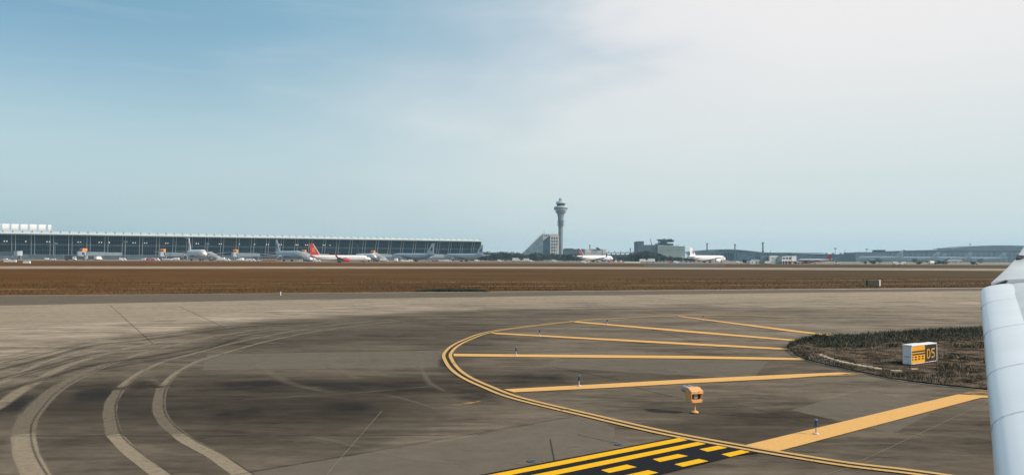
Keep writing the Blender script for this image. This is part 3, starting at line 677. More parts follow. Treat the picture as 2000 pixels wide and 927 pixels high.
# ------------------------------------------------------------------ field grass near the pavement edge and beyond
random.seed(5)
FG = [mat('field_brown', (.115, .049, .017), 1, spec=0), mat('field_straw', (.17, .10, .04), 1, spec=0), mat('field_olive', (.055, .046, .018), 1), mat('field_dark', (.03, .024, .012), 1)]
mb = MB(); ux = Vector((1, EM, 0)).normalized(); un = Vector((-EM, 1, 0)).normalized()
for _ in range(26000):
    x = random.uniform(-95, 110); d = random.random() ** 2.2 * 55
    p = Vector((x, EC + EM * x, 0)) + un * (d + 0.1)
    nn = noise2(p.x * 0.12, p.y * 0.25)
    mi = random.choice((0, 0, 2, 3)) if nn > 0.1 else random.choice((0, 1, 1, 2))
    blades(mb, p, 0.13 + 0.10 * (nn > 0.4), 0.04, mi, 1, 0.3, 0.0)
tag(mb.build('field_grass', FG), 'brown dry grass along the near edge of the airfield', 'grass', kind='stuff')
mb = MB()
for _ in range(5000):
    a = random.uniform(0, 1); p = G(812 + 145 * a, 570.3 - 2.2 * random.random(), 0)
    blades(mb, p, 0.30 * math.sin(math.pi * min(1, max(.05, a))) ** .5, 0.05, 0, 1, 0.15, 0)
tag(mb.build('low_shrubs', [mat('dark_green_cover', (.012, .028, .016), .9)]), 'dark green strip of low cover at the pavement edge', 'low cover', kind='stuff')

#@@FAR@@
# ------------------------------------------------------------------ own aircraft wing
def wing_view():
    k = 0.66
    def W(px, py, D): return P(px, py, D * k)
    t = empty('aircraft_wing', tuple(W(1930, 700, 7)), 0, 'pale grey aircraft wing with leading edge slat and upturned tip filling the lower right edge', 'aircraft wing')
    off = -t.location
    wm = mat('wing_paint', (0.70, 0.77, 0.80), 0.38, 0.05, 0.8, bump=0.02); wg = mat('wing_grey', (0.52, 0.57, 0.59), 0.4, 0.08, 1.5); dk = mat('wing_gap', (0.03, 0.035, 0.04), 0.7)
    seamm = mat('panel_seam', (0.48, 0.52, 0.55), 0.6)
    def section(L_, chord, prof):
        return [L_ + off + Vector((c * chord, -0.04 * c * chord, z * chord)) for c, z in prof]
    # slat: curved shell, chord about 0.3 m
    sp_ = [(0.30, -.34), (0.14, -.28), (0.04, -.26), (0.0, -.20), (0.0, -.10), (0.015, 0.0), (0.07, .06), (0.16, .11), (0.30, .155), (0.5, .20), (0.74, .235), (1.0, .25), (1.0, .22), (0.72, .17), (0.5, .12), (0.35, .02), (.30, -.1)]
    LE = [(2060, 2000, 1.3), (1990, 1300, 2.35), (1957, 1050, 3.2), (1944, 927, 4.0), (1937, 830, 4.95), (1928, 735, 6.3), (1922, 655, 8.2), (1917, 600, 10.5), (1915, 571, 12.6), (1916, 566.5, 13.0)]
    rings = []
    for i, q in enumerate(LE):
        ch = 0.33 if i < len(LE) - 1 else 0.30
        rings.append(section(W(*q), ch, sp_))
    o = MB().loft(rings).build('slat', wm, t, smooth_=True)
    for D_, (a, b) in zip((4.95, 6.3, 8.2, 10.5), ((1937.2, 830), (1928.2, 735), (1922.2, 655), (1917.2, 600))):
        L_ = W(a, b, D_); pr = sp_[4:12]; r1 = [L_ + off + Vector((c * .33 - .001, -0.04 * c * .33 + 0.0, z * .33 + .0025)) for c, z in pr]; r2 = [p + Vector((0.0, .004 * D_ / 5 + .003, 0.0)) for p in r1]
        m = MB(); m.loft([r1, r2], cap=False, closed=False); m.build('panel_seam', seamm, o)
    # main box behind the slat, tapering to the tip
    mp_ = [(0.0, -.02), (0.0, .03), (.05, .045), (.15, .062), (.35, .07), (.6, .05), (.85, .02), (1.0, 0), (.8, -.03), (.4, -.05), (.1, -.05)]
    rings = []
    for i, q in enumerate(LE):
        L_ = W(*q) + Vector((.24, 0, .02)); rings.append(section(L_, 2.9 - 1.9 * i / 9, mp_))
    MB().loft(rings).build('wing_box', wg, t, smooth_=True)
    # fixed tip and winglet
    tipp = [(1936, 557.5, 13.05, 1.0), (1943, 551, 13.6, .98), (1953, 541, 14.2, .95), (1965, 529, 14.8, .9), (1976, 516, 15.3, .84), (1986, 502, 15.7, .78), (2000, 482, 16.1, .72), (2030, 440, 16.5, .6), (2062, 395, 16.8, .45)]
    nrm = [(0, 0, 1), (-.05, -.1, 1), (-.15, -.3, .95), (-.3, -.5, .8), (-.3, -.7, .6), (-.2, -.85, .45), (-.1, -.92, .35), (-.1, -.95, .3), (-.1, -.95, .3)]
    rings = []
    for (a, b, D_, ch), nv in zip(tipp, nrm):
        L_ = W(a, b, D_) + off; nv = Vector(nv).normalized()
        rings.append([L_ + Vector((c * ch * 1.05, -0.04 * c * ch, 0)) + nv * z * ch * 1.1 + Vector((0, 0, -.25 * 0)) for c, z in mp_])
    MB().loft(rings).build('winglet', wg, t, smooth_=True)
    a = W(1917, 567, 13.0) + off; b = W(1937, 560, 13.05) + off
    MB().loft([[a + Vector((.02, 0, 0)), a + Vector((.02, .03, .01)), b + Vector((.06, .05, -.02)), b + Vector((.06, 0, -.035))], [a + Vector((.28, 0.02, 0.11)), a + Vector((.28, .04, .12)), b + Vector((.30, .05, .03)), b + Vector((.30, 0.02, .02))]]).build('gap_shade', dk, t)  # dark filler stands in for the shade inside the slat end gap
    c_ = W(1982, 514, 15.4) + off; MB().loft([[c_ + Vector((0, 0, 0)), c_ + Vector((.05, -.01, -.01)), c_ + Vector((.07, -.01, .06)), c_ + Vector((.03, 0, .07))], [q + Vector((.01, .03, .0)) for q in (c_, c_ + Vector((.10, -.02, -.02)), c_ + Vector((.12, -.02, .10)), c_ + Vector((.04, 0, .11)))]]).build('tip_notch', dk, t)  # solid dark piece added as the notch in the winglet edge
wing_view()

# ------------------------------------------------------------------ concourse
conc = mat('base_wall_grey', (0.07, 0.095, 0.12), 0.8, 0.25, 0.15); glassM = mat('dark_glass', (0.006, 0.012, 0.022), 0.25, 0.35, 0.08, spec=0.12); roofM = mat('roof_metal', (0.50, 0.56, 0.55), 0.35, 0.04, 0.1)
mull = mat('mullion_grey', (0.035, 0.065, 0.095), 0.5); colM = mat('white_column', (0.42, 0.48, 0.50), 0.5); floorM = mat('floor_band', (0.03, 0.06, 0.085), 0.6, 0.3, 0.2); whiteM = mat('white_paint', (0.80, 0.78, 0.75), 0.5, 0.04, 1)
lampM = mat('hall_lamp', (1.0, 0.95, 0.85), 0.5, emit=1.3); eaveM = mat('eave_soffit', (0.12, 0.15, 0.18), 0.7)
W0 = Vector((-500, 778, 0)); WX = Vector((457, 259, 0)); WL = WX.length; wu = WX.normalized(); wn = Vector((wu.y, -wu.x, 0))
TB = empty('terminal_concourse', tuple(W0), math.atan2(wu.y, wu.x), 'long dark glass terminal concourse with leaning white columns under a pale overhanging roof', 'terminal')
# local frame: x along the wall, -y toward the airfield
X0 = -160; LEAN = 7.0; HT = 24.0
MB().box(X0, WL, 0, 40, 0, 5.2).build('base_wall', conc, TB)
MB().prism([(0, 5.2), (-LEAN, HT), (-LEAN + .4, HT), (40, HT), (40, 5.2)], 'x', X0, WL).build('glass_wall', glassM, TB)
def lean(z): return -LEAN * (z - 5.2) / (HT - 5.2)
m = MB()
x = X0
while x < WL:
    m.add([(x, -.05, 5.3), (x + .22, -.05, 5.3), (x + .22, -LEAN - .05, HT), (x, -LEAN - .05, HT), (x, -.3, 5.3), (x + .22, -.3, 5.3), (x + .22, -LEAN - .3, HT - .1), (x, -LEAN - .3, HT - .1)], [(0, 1, 2, 3), (7, 6, 5, 4), (0, 4, 5, 1), (1, 5, 6, 2), (2, 6, 7, 3), (3, 7, 4, 0)])
    x += 2.25
m.build('mullions', mull, TB)
for z0, z1 in ((13.6, 15.6),):
    MB().prism([(lean(z0) - .02, z0), (lean(z0) - .18, z0), (lean(z1) - .18, z1), (lean(z1) - .02, z1)], 'x', X0, WL - .5).build('floor_band', floorM, TB)
for z0 in (9.4, 19.4):
    MB().prism([(lean(z0) - .02, z0), (lean(z0) - .14, z0), (lean(z0 + .35) - .14, z0 + .35), (lean(z0 + .35) - .02, z0 + .35)], 'x', X0, WL - .5).build('transom', mull, TB)
k = 0; x = 8.0 - 16 * 10
while x < WL - 4:
    for dx in (0, 3.0):
        MB().tube((x + dx, -1.0, 4.4), (x + dx, -LEAN - .9, HT - .1), .20, .20, 6).build('column', colM, TB)
    x += 16.2; k += 1
# roof
rp = [(-LEAN - 4.5, HT + .25), (-LEAN - 5.2, HT + 1.1), (-LEAN - 4.2, HT + 2.6), (-LEAN, HT + 3.9), (0, HT + 4.4), (20, HT + 5), (45, HT + 4.4), (45, HT + .3)]
MB().prism(rp, 'x', X0, WL - 4).build('roof', roofM, TB, smooth_=False)
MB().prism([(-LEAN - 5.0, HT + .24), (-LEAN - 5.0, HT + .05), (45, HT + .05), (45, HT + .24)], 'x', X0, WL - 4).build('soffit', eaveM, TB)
tp_ = MB().loft([[Vector((WL - 3.99, a, b)) for a, b in ((-LEAN - 5.2, HT + 1.2), (-LEAN - 5.0, HT + .1), (45, HT + .1), (45, HT + 3.5), (0, HT + 3.5))],
                 [Vector((WL + 3, a, b)) for a, b in ((-LEAN - 5.2, HT + .7), (-LEAN - 5.2, HT + .3), (45, HT + .3), (45, HT + .9), (0, HT + .9))]])
tp_.build('roof_tip', roofM, TB)
x = X0
nt = 0
while x < WL:
    MB().prism([(-LEAN - 4.4, HT + 2.3), (-LEAN - 4.3, HT + 2.75), (-LEAN + 2, HT + 4.35), (-LEAN + 2, HT + 3.9)], 'x', x, x + 1.2).build('roof_notch', mat('notch_dark', (.10, .13, .14), .8), TB); x += 8.1; nt += 1
random.seed(21)
for k in range(22):
    x = 6 + k * 15.4 + random.uniform(-4, 4); 
    if x > 340 or random.random() < .2: continue
    m = MB(); z = 17.2
    m.box(x, x + .9, lean(z) - .36, lean(z) - .30, z, z + .7).build('hall_lamp', lampM, TB)
    if random.random() < .7: MB().box(x + 2.2, x + 3.0, lean(z) - .36, lean(z) - .30, z, z + .7).build('hall_lamp', lampM, TB)
m = MB()
for x, d in ((-20, 20), (60, 24), (150, 18), (240, 26), (330, 22), (420, 16)):   # recessed bays in the base wall
    MB().box(x, x + d, -.12, -.02, .2, 3.6).build('base_bay', mat('bay_dark', (.03, .04, .055), .8), TB)
# curved white roof shells of the main hall beyond
RD = 880; RH = empty('main_hall', (X(99, RD), RD, 0), math.atan2(wu.y, wu.x), 'white segmented curved roof of the main hall rising over the left end of the concourse', 'building')
zt = Z(99, 438.3, RD)
MB().box(-130, -1, 3, 30, 0, zt - 7.5).build('wall', conc, RH)
for k in range(14):
    b = -(k * 8.5) - 0.0 + (0 if k == 0 else 3.2); a = b - (3.0 if k == 0 else 6.6)
    pr = [(0.5, zt - 8.5), (0, zt - 5), (.6, zt - 2), (2.5, zt - .4), (9, zt + .1), (20, zt - .5), (20, zt - 1.5), (9, zt - 1.2), (3.5, zt - 2.5), (2, zt - 8.5)]
    MB().prism(pr, 'x', a, b).build('roof_shell', whiteM, RH)

# ------------------------------------------------------------------ airliners
tyreM = mat('tyre_black', (.02, .02, .022), .8); engM = mat('engine_grey', (.35, .38, .40), .4, .05, 1); inkM = mat('intake_dark', (.02, .022, .026), .6); wingM = mat('far_wing_grey', (.30, .34, .37), .45, .06, .3)
flwh = mat('fuselage_white', (.80, .77, .76), .35, .03, .3); cockM = mat('cockpit_dark', (.02, .025, .035), .2); winM = mat('cabin_window', (.10, .12, .15), .3)
def airliner(px, D, head, Ln=44, dia=4.0, span=34, fin=11.8, body=flwh, finm=None, engm=engM, label='', belly=None, sweep=.50, winglet=None, logo=None, cz=None, four=False, wingm=None, yoff=0, group='airliners on the aprons'):
    finm = finm or body; r = dia / 2; cz = cz or r + .95 + (dia - 3.9) * .55
    t = empty('airliner', (X(px, D), D, 0.05), math.atan2(head[1], head[0]), label, 'airliner', group)
    def ring(x, rr, z, ry=None, nn=16): return [Vector((x, (ry or rr) * math.cos(6.2832 * i / nn), z + rr * math.sin(6.2832 * i / nn))) for i in range(nn)]
    h = Ln / 2
    prof = [(h, .04, cz - .28 * r), (h - .02 * Ln, .33 * r, cz - .22 * r), (h - .045 * Ln, .62 * r, cz - .14 * r), (h - .085 * Ln, .88 * r, cz - .04 * r), (h - .13 * Ln, r, cz), (-h + .33 * Ln, r, cz), (-h + .22 * Ln, .88 * r, cz + .12 * r), (-h + .12 * Ln, .60 * r, cz + .38 * r), (-h + .04 * Ln, .28 * r, cz + .62 * r), (-h, .12 * r, cz + .72 * r)]
    rings = [ring(*p) for p in prof]
    if belly:
        m = MB(); m.loft(rings)
        for fi, f in enumerate(m.f):
            if len(f) == 4 and sum(m.v[i][2] for i in f) / 4 < cz - .15 * r: m.mi[fi] = 1
        fu = m.build('fuselage', [body, belly], t, smooth_=True)
    else: fu = MB().loft(rings).build('fuselage', body, t, smooth_=True)
    m = MB()
    for k in (0,):
        x = h - .06 * Ln; rr = .76 * r; m.loft([[Vector((x + .55 * dx, rr * 1.0 * math.cos(a), cz - .10 * r + rr * 1.04 * math.sin(a))) for a in [R(20 + 14 * q) for q in range(11)]] for dx in (.7, -1.1)], cap=False, closed=False)
    m.build('cockpit_window', cockM, fu)
    for s in (-1, 1):
        MB().box(-h + .16 * Ln, h - .14 * Ln, s * r * .985 - .03, s * r * .985 + .03, cz + .22 * r, cz + .30 * r).build('window_row', winM, fu)
        for xx in (h - .115 * Ln, -h + .2 * Ln): MB().box(xx - .5, xx + .5, s * r * 1.0 - .04, s * r * 1.0 + .04, cz - .3 * r, cz + .35 * r).build('door', mat('door_grey', (.55, .55, .56), .5), fu)
    sw = span / 2; rc = Ln * .17; tc_ = Ln * .035; xr = .10 * Ln; dih = .11
    for s in (-1, 1):
        rings = []
        for f_, ch in ((.0, rc), (.35, rc * .58), (1.0, tc_)):
            y = s * (r * .6 + (sw - r * .6) * f_); xl = xr - (sw - r) * f_ * sweep * 1.05; zz = cz - .55 * r + abs(y) * dih
            th = ch * .055; rings.append([Vector((xl, y, zz)), Vector((xl - ch * .3, y, zz + th)), Vector((xl - ch, y, zz)), Vector((xl - ch * .3, y, zz - th))])
        wg = MB().loft(rings).build('wing', wingm or wingM, t)
        if winglet:
            y = s * sw; xl = xr - (sw - r) * sweep * 1.05; zz = cz - .55 * r + sw * dih
            MB().loft([[Vector((xl, y, zz)), Vector((xl - tc_, y, zz)), Vector((xl - tc_, y + .12 * s, zz)), Vector((xl, y + .12 * s, zz))], [Vector((xl - 2.0, y + .5 * s, zz + Ln * .055)), Vector((xl - 2.9, y + .5 * s, zz + Ln * .055)), Vector((xl - 2.9, y + .6 * s, zz + Ln * .055)), Vector((xl - 2.0, y + .6 * s, zz + Ln * .055))]]).build('winglet', winglet, wg)
        for ef in ((.33, .62) if four else (.33,)):
            y = s * sw * ef; ex = xr - sw * ef * sweep + .045 * Ln; er = .30 * dia if not four else .24 * dia; ez = cz - .55 * r + abs(y) * dih - er * 1.15; ez = max(ez, er + .5)
            def er_(x, q): return [Vector((x, y + q * math.cos(6.2832 * i / 14), ez + q * math.sin(6.2832 * i / 14))) for i in range(14)]
            e = MB().loft([er_(ex + .055 * Ln, er * .86), er_(ex + .045 * Ln, er), er_(ex - .01 * Ln, er), er_(ex - .05 * Ln, er * .6)]).build('engine', engm, t, smooth_=True)
            MB().loft([er_(ex + .0555 * Ln, er * .78), er_(ex + .056 * Ln, er * .74)]).build('intake', inkM, e)
            MB().prism([(ex + .02 * Ln, ez + er * .8), (ex - .04 * Ln, ez + er * .5), (ex - .05 * Ln, ez + er * 1.5), (ex, ez + er * 1.5)], 'y', y - .15, y + .15).build('pylon', wingM, e)
        tl = .13 * span * 1.35; x0_ = -h + .13 * Ln; zz = cz + .45 * r
        MB().loft([[Vector((x0_, s * r * .3, zz)), Vector((x0_ - .045 * Ln, s * r * .3, zz + .18)), Vector((x0_ - .09 * Ln, s * r * .3, zz)), Vector((x0_ - .045 * Ln, s * r * .3, zz - .18))],
                   [Vector((x0_ - .09 * Ln, s * tl, zz + .8)), Vector((x0_ - .10 * Ln, s * tl, zz + .87)), Vector((x0_ - .12 * Ln, s * tl, zz + .8)), Vector((x0_ - .10 * Ln, s * tl, zz + .73))]]).build('tailplane', wingm or wingM, t)
    # tail fin
    zb = cz + .75 * r; xb = -h + .20 * Ln; FP = [(xb + .03 * Ln, zb), (xb - .02 * Ln, zb + .10 * (fin - zb)), (xb - .125 * Ln, fin), (xb - .178 * Ln, fin), (xb - .165 * Ln, zb + .1 * (fin - zb)), (xb - .16 * Ln, zb - .1 * r)]
    fn = MB().prism(FP, 'y', -.16, .16).build('tail_fin', finm, t)
    if logo: logo(fn, xb, zb, fin, Ln)
    for x, y, n_ in ((h - .12 * Ln, 0, 1), (-.01 * Ln, .11 * Ln * .55, 2), (-.01 * Ln, -.11 * Ln * .55, 2)):
        wr = .115 * dia; g_ = MB().tube((x, y, wr), (x, y * .9, cz - .7 * r), .14, .18, 6).build('landing_gear', engM, t)
        for xx in ((0,) if n_ == 1 else (-wr * 1.15, wr * 1.15)):
            for yy in (-.28, .28): MB().tube((x + xx, y + yy - .16, wr), (x + xx, y + yy + .16, wr), wr, seg=12).build('wheel', tyreM, g_)
    return t
def both(fn, poly, m, name='tail_mark'):
    MB().prism(poly, 'y', -.24, -.165).build(name, m, fn); MB().prism(poly, 'y', .165, .24).build(name, m, fn)
redM = mat('livery_red', (.55, .035, .035), .4, .08, .3); dred = mat('livery_dark_red', (.40, .02, .03), .45); navy = mat('livery_navy', (.015, .022, .06), .4); blueM = mat('livery_blue', (.03, .09, .28), .4); orgM = mat('livery_gold', (.75, .35, .12), .5)
def logo_gold(fn, xb, zb, fin, Ln):
    H = fin - zb; cx, cz_ = xb - .105 * Ln, zb + .5 * H
    for k in range(5):
        a = R(20 + 62 * k); both(fn, [(cx + math.cos(a) * .25, cz_ + math.sin(a) * .25), (cx + math.cos(a + .5) * 1.3, cz_ + math.sin(a + .5) * 1.5), (cx + math.cos(a + .15) * 1.9, cz_ + math.sin(a + .15) * 2.0), (cx + math.cos(a - .2) * 1.1, cz_ + math.sin(a - .2) * 1.2)], orgM)
    both(fn, [(xb + .035 * Ln, zb), (xb - .012 * Ln, zb + .10 * H), (xb - .118 * Ln, fin), (xb - .128 * Ln, fin), (xb - .025 * Ln, zb + .1 * H), (xb + .02 * Ln, zb)], whiteM, 'fin_edge')
def logo_tri(fn, xb, zb, fin, Ln):
    H = fin - zb
    both(fn, [(xb - .05 * Ln, zb + .12 * H), (xb - .115 * Ln, zb + .62 * H), (xb - .165 * Ln, zb + .62 * H), (xb - .12 * Ln, zb + .35 * H)], redM)
    both(fn, [(xb - .115 * Ln, zb + .74 * H), (xb - .14 * Ln, zb + .93 * H), (xb - .165 * Ln, zb + .74 * H)], dred)
    both(fn, [(xb - .145 * Ln, zb - .02 * H), (xb - .15 * Ln, zb + .25 * H), (xb - .158 * Ln, zb - .02 * H)], redM)
    both(fn, [(xb + .035 * Ln, zb), (xb - .012 * Ln, zb + .10 * H), (xb - .118 * Ln, fin), (xb - .128 * Ln, fin), (xb - .022 * Ln, zb + .1 * H), (xb + .02 * Ln, zb)], whiteM, 'fin_edge')
def logo_bird(fn, xb, zb, fin, Ln):
    H = fin - zb; cx, cz_ = xb - .095 * Ln, zb + .42 * H; q = .20 * H
    arc = [(cx + q * (1.0 * math.cos(a) - .1), cz_ + q * 1.35 * math.sin(a)) for a in [R(-75 + 15 * k) for k in range(12)]]; inn_ = [(cx + q * (.45 * math.cos(a) - .25), cz_ + q * 1.1 * math.sin(a)) for a in [R(90 - 15 * k) for k in range(12)]]
    both(fn, arc + inn_, redM); both(fn, [(cx + .55 * q, cz_ - .2 * q), (cx - 1.5 * q, cz_ + .55 * q), (cx - 1.4 * q, cz_ + .15 * q), (cx + .1 * q, cz_ - .5 * q)], blueM)
    both(fn, [(cx + .5 * q, cz_ - .2 * q), (cx - .8 * q, cz_ + 1.5 * q), (cx - .5 * q, cz_ + 1.6 * q), (cx + .75 * q, cz_ + .1 * q)], redM)
def logo_dark(fn, xb, zb, fin, Ln):
    H = fin - zb; both(fn, [(xb - .09 * Ln, zb + .30 * H), (xb - .12 * Ln, zb + .62 * H), (xb - .15 * Ln, zb + .60 * H), (xb - .14 * Ln, zb + .28 * H)], mat('mark_blue', (.05, .08, .16), .5))
def logo_grey(fn, xb, zb, fin, Ln):
    H = fin - zb; both(fn, [(xb - .08 * Ln, zb + .25 * H), (xb - .12 * Ln, zb + .55 * H), (xb - .15 * Ln, zb + .5 * H), (xb - .13 * Ln, zb + .2 * H)], mat('mark_grey', (.30, .36, .45), .5))
def hd(right, deg): a = R(deg); return ((1 if right else -1) * math.cos(a), math.sin(a))       # deg>0 nose away from us, <0 toward us
gryf = mat('fuselage_silver', (.42, .50, .54), .35, .04, .3)
airliner(383, 690, hd(True, -55), 60, 6.9, 64, 20, label='white wide airliner seen nose on beside the second orange topped jet bridge', logo=logo_dark)
airliner(563, 690, hd(True, -52), 60, 6.5, 60, 19, body=gryf, label='grey and white airliner nose on, left of the red tailed airliner', logo=logo_dark)
airliner(664, 555, hd(True, 20), 43.5, 4.1, 34, 12.9, finm=redM, engm=redM, label='white airliner with a bright red tail and red engine taxiing right', logo=logo_gold, winglet=redM)
airliner(714, 690, hd(True, -60), 50, 5.2, 46, 15.0, finm=mat('livery_purple_dark', (.05, .03, .06), .5), label='white airliner with a dark tail half hidden behind the red tailed one')
airliner(806, 725, hd(False, 40), 58, 5.6, 56, 16.4, body=gryf, label='grey wide airliner pointing left with a dark mark on its tall tail', logo=logo_dark)
airliner(905, 800, hd(False, 42), 58, 5.8, 58, 16.2, body=gryf, label='grey airliner parked at the right end of the dark concourse', logo=logo_dark)
airliner(1163, 808, hd(True, 37), 50, 5.1, 48, 13.4, finm=navy, engm=blueM, winglet=navy, wingm=navy, label='white airliner with a navy and red tail in front of the white sheds', logo=logo_tri)
airliner(1382, 800, hd(True, 38), 58, 5.9, 56, 14.6, label='white airliner with a red bird mark on its white tail', logo=logo_bird, engm=flwh, cz=4.4)
airliner(1591, 700, hd(False, 25), 29, 2.7, 22, 8.6, finm=redM, belly=dred, engm=dred, label='airliner with a red tail and dark red belly beyond the white and red building', cz=2.9)
airliner(1718, 1120, hd(False, 45), 66, 6.2, 60, 16.2, body=gryf, label='pale hazy wide airliner, largest of the row at the far right terminal', logo=logo_grey, group='pale airliners at the far right terminal')
airliner(1788, 1150, hd(False, 42), 66, 6.0, 60, 15.4, body=gryf, label='pale hazy airliner, second from the left at the far right terminal', logo=logo_grey, group='pale airliners at the far right terminal')
airliner(1812, 1200, hd(False, 50), 56, 5.4, 50, 14.0, body=gryf, label='pale hazy airliner with the lower tail between its two neighbours', logo=logo_grey, group='pale airliners at the far right terminal')
airliner(1850, 1150, hd(False, 40), 66, 6.0, 60, 15.2, body=gryf, label='pale hazy airliner behind the small white and red airliner', logo=logo_grey, group='pale airliners at the far right terminal')
airliner(1915, 1150, hd(False, 40), 66, 6.0, 60, 15.2, body=gryf, label='pale hazy airliner partly hidden by the wing tip', logo=logo_grey, group='pale airliners at the far right terminal')
airliner(1866, 900, hd(False, 25), 18, 2.0, 16, 5.6, finm=redM, label='small white airliner with a bright red tail near the far right bushes', cz=2.9)

# ------------------------------------------------------------------ jet bridges
jbM = mat('bridge_grey', (.15, .19, .215), .6, .1, .4); jdk = mat('bridge_dark', (.05, .06, .075), .6); orM = mat('orange_box', (.70, .26, .05), .6, .15, .5)
def jet_bridge(px0, D0, px1, D1, label, orange=True):
    a = Vector((X(px0, D0), D0, 0)); b = Vector((X(px1, D1), D1, 0)); d = (b - a).normalized(); ln = (b - a).length
    t = empty('jet_bridge', (a.x, a.y, .05), math.atan2(d.y, d.x), label, 'jet bridge', 'jet bridges along the dark concourse')
    MB().box(4, ln, -1.5, 1.5, 4.1, 6.9).build('tunnel', jbM, t); MB().box(3.2, ln * .55, -1.8, 1.8, 3.9, 7.2).build('outer_tunnel', jbM, t)
    c = MB().prism([(-2.2, -2.2), (3, -2.2), (3, 2.2), (-2.2, 2.2), (-3.2, 0)], 'z', 3.6, 7.6).build('cab', mat('cab_pale', (.42, .47, .50), .5, .1, .6), t); MB().box(-1.6, 1.8, -2.3, -2.21, 4.4, 7.0).build('window', jdk, c)
    for y in (-1.6, 1.6): MB().tube((5.5, y, 0), (5.5, y, 3.9), .35).build('leg', mat('leg_white', (.6, .6, .6), .6), t); MB().tube((5.0, y * 1.2, .5), (6.0, y * 1.2, .5), .5, seg=10).build('wheel', tyreM, t)
    MB().tube((ln - 1.5, 0, 0), (ln - 1.5, 0, 4.1), .9, seg=10).build('rotunda_column', jbM, t)
    MB().box(1.0, 3.4, -3.2, -2.3, .5, 4.6).build('stair', jbM, t)
    if orange: MB().box(.2, 5.5, -1.5, 1.5, 7.75, 10.2).build('orange_housing', orM, t); MB().box(-.1, .19, -1.2, 1.2, 7.7, 9.2).build('housing_end', mat('housing_brown', (.2, .08, .04), .7), t)
jet_bridge(36, 690, -30, 715, 'grey jet bridge at the far left edge without an orange box', False)
for q in ((158, 690, 236, 735, 'jet bridge with an orange box, leftmost of the orange topped ones'), (316, 700, 366, 770, 'jet bridge with an orange box left of the nose on white airliner'), (458, 715, 505, 790, 'jet bridge with an orange box between the two nose on airliners'),
          (592, 730, 640, 820, 'jet bridge with an orange box behind the red tail'), (727, 750, 775, 850, 'jet bridge with an orange box right of the dark tailed airliner'), (840, 790, 885, 900, 'jet bridge with an orange box, rightmost before the end of the concourse')):
    jet_bridge(*q)

# ------------------------------------------------------------------ ground vehicles
vw = mat('vehicle_white', (.80, .77, .73), .5, .08, .5); vg = mat('vehicle_glass', (.03, .04, .05), .2); vo = mat('vehicle_orange', (.62, .20, .06), .6, .2, .5); vr = mat('vehicle_red', (.55, .06, .05), .6, .1, .5); vd = mat('vehicle_dark', (.05, .06, .075), .7, .2, .5); vgr = mat('vehicle_green', (.10, .30, .28), .5)
def wheels(t, xs, y, r_=.45):
    for x in xs:
        for s in (-1, 1): MB().tube((x, s * y - .15, r_), (x, s * y + .15, r_), r_, seg=10).build('wheel', tyreM, t)
def van(body=vw):
    t = empty('van'); MB().prism([(-2.6, .35), (2.6, .35), (2.7, 1.1), (1.9, 1.35), (1.4, 2.1), (-2.6, 2.15)], 'y', -.95, .95).build('body', body, t)
    MB().prism([(1.84, 1.40), (1.42, 2.0), (.5, 2.0), (.5, 1.4)], 'y', -.97, .97).build('window', vg, t); wheels(t, (-1.7, 1.8), .9, .38); return t
def truck(body=vw, boxm=vw):
    t = empty('truck'); MB().prism([(1.9, .5), (3.6, .5), (3.6, 1.5), (3.3, 2.5), (1.9, 2.5)], 'y', -1.15, 1.15).build('cab', body, t); MB().prism([(3.0, 1.55), (3.62, 1.55), (3.35, 2.3), (3.0, 2.3)], 'y', -1.18, 1.18).build('window', vg, t)
    MB().box(-3.6, 1.7, -1.25, 1.25, .9, 3.4).build('cargo_box', boxm, t); MB().box(-3.6, 1.9, -.5, .5, .5, .89).build('chassis', vd, t); wheels(t, (-2.6, 2.7), 1.05, .48); return t
def stairs():
    t = empty('stair_truck'); MB().box(-3.5, 3.5, -1.1, 1.1, .5, 1.0).build('chassis', vd, t); MB().prism([(2.4, 1.0), (4.2, 1.0), (4.2, 1.7), (3.7, 2.4), (2.4, 2.4)], 'y', -1.1, 1.1).build('cab', vw, t)
    for s in (-1, 1): MB().prism([(3.6, 1.2), (3.6, 2.5), (-3.2, 6.0), (-4.4, 6.0), (-4.4, 4.8), (-3.2, 4.8)], 'y', s * 1.1 - .12, s * 1.1 + .12).build('side_rail', vw, t)
    MB().prism([(3.5, 1.1), (3.5, 1.4), (-3.2, 4.9), (-4.4, 4.9), (-4.4, 4.6), (-3.2, 4.6)], 'y', -.95, .95).build('steps', mat('step_grey', (.25, .3, .32), .6), t)
    MB().tube((-2.6, 0, 1.0), (-2.6, 0, 4.2), .25).build('support', vw, t); wheels(t, (-2.3, 2.4), 1.0, .45); return t
def cart(cm=vo):
    t = empty('baggage_cart'); MB().box(-1.5, 1.5, -.8, .8, .45, .6).build('deck', vd, t); MB().box(-1.3, 1.3, -.7, .7, .62, 1.7).build('load', cm, t)
    MB().box(-1.5, -1.42, -.8, .8, .6, 1.9).box(-1.5, 1.5, -.8, .8, 1.901, 1.96).build('frame', vw, t); wheels(t, (-1.0, 1.0), .7, .25); return t
def tractor():
    t = empty('tow_tractor'); MB().prism([(-1.9, .35), (1.9, .35), (1.9, 1.1), (.4, 1.2), (-1.9, 1.1)], 'y', -.9, .9).build('body', vw, t); MB().box(-1.2, .1, -.8, .8, 1.21, 2.0).build('cab', vg, t); MB().box(-1.3, .2, -.85, .85, 2.01, 2.1).build('cab_roof', vw, t); wheels(t, (-1.2, 1.2), .8, .4); return t
PR = {}
KIND = {'van': (van, 'van'), 'truck': (truck, 'truck'), 'dtruck': (lambda: truck(vw, vd), 'truck'), 'stairs': (stairs, 'stair truck'), 'cart': (cart, 'baggage cart'), 'wcart': (lambda: cart(vw), 'baggage cart'), 'rcart': (lambda: cart(vr), 'baggage cart'), 'tractor': (tractor, 'tractor')}
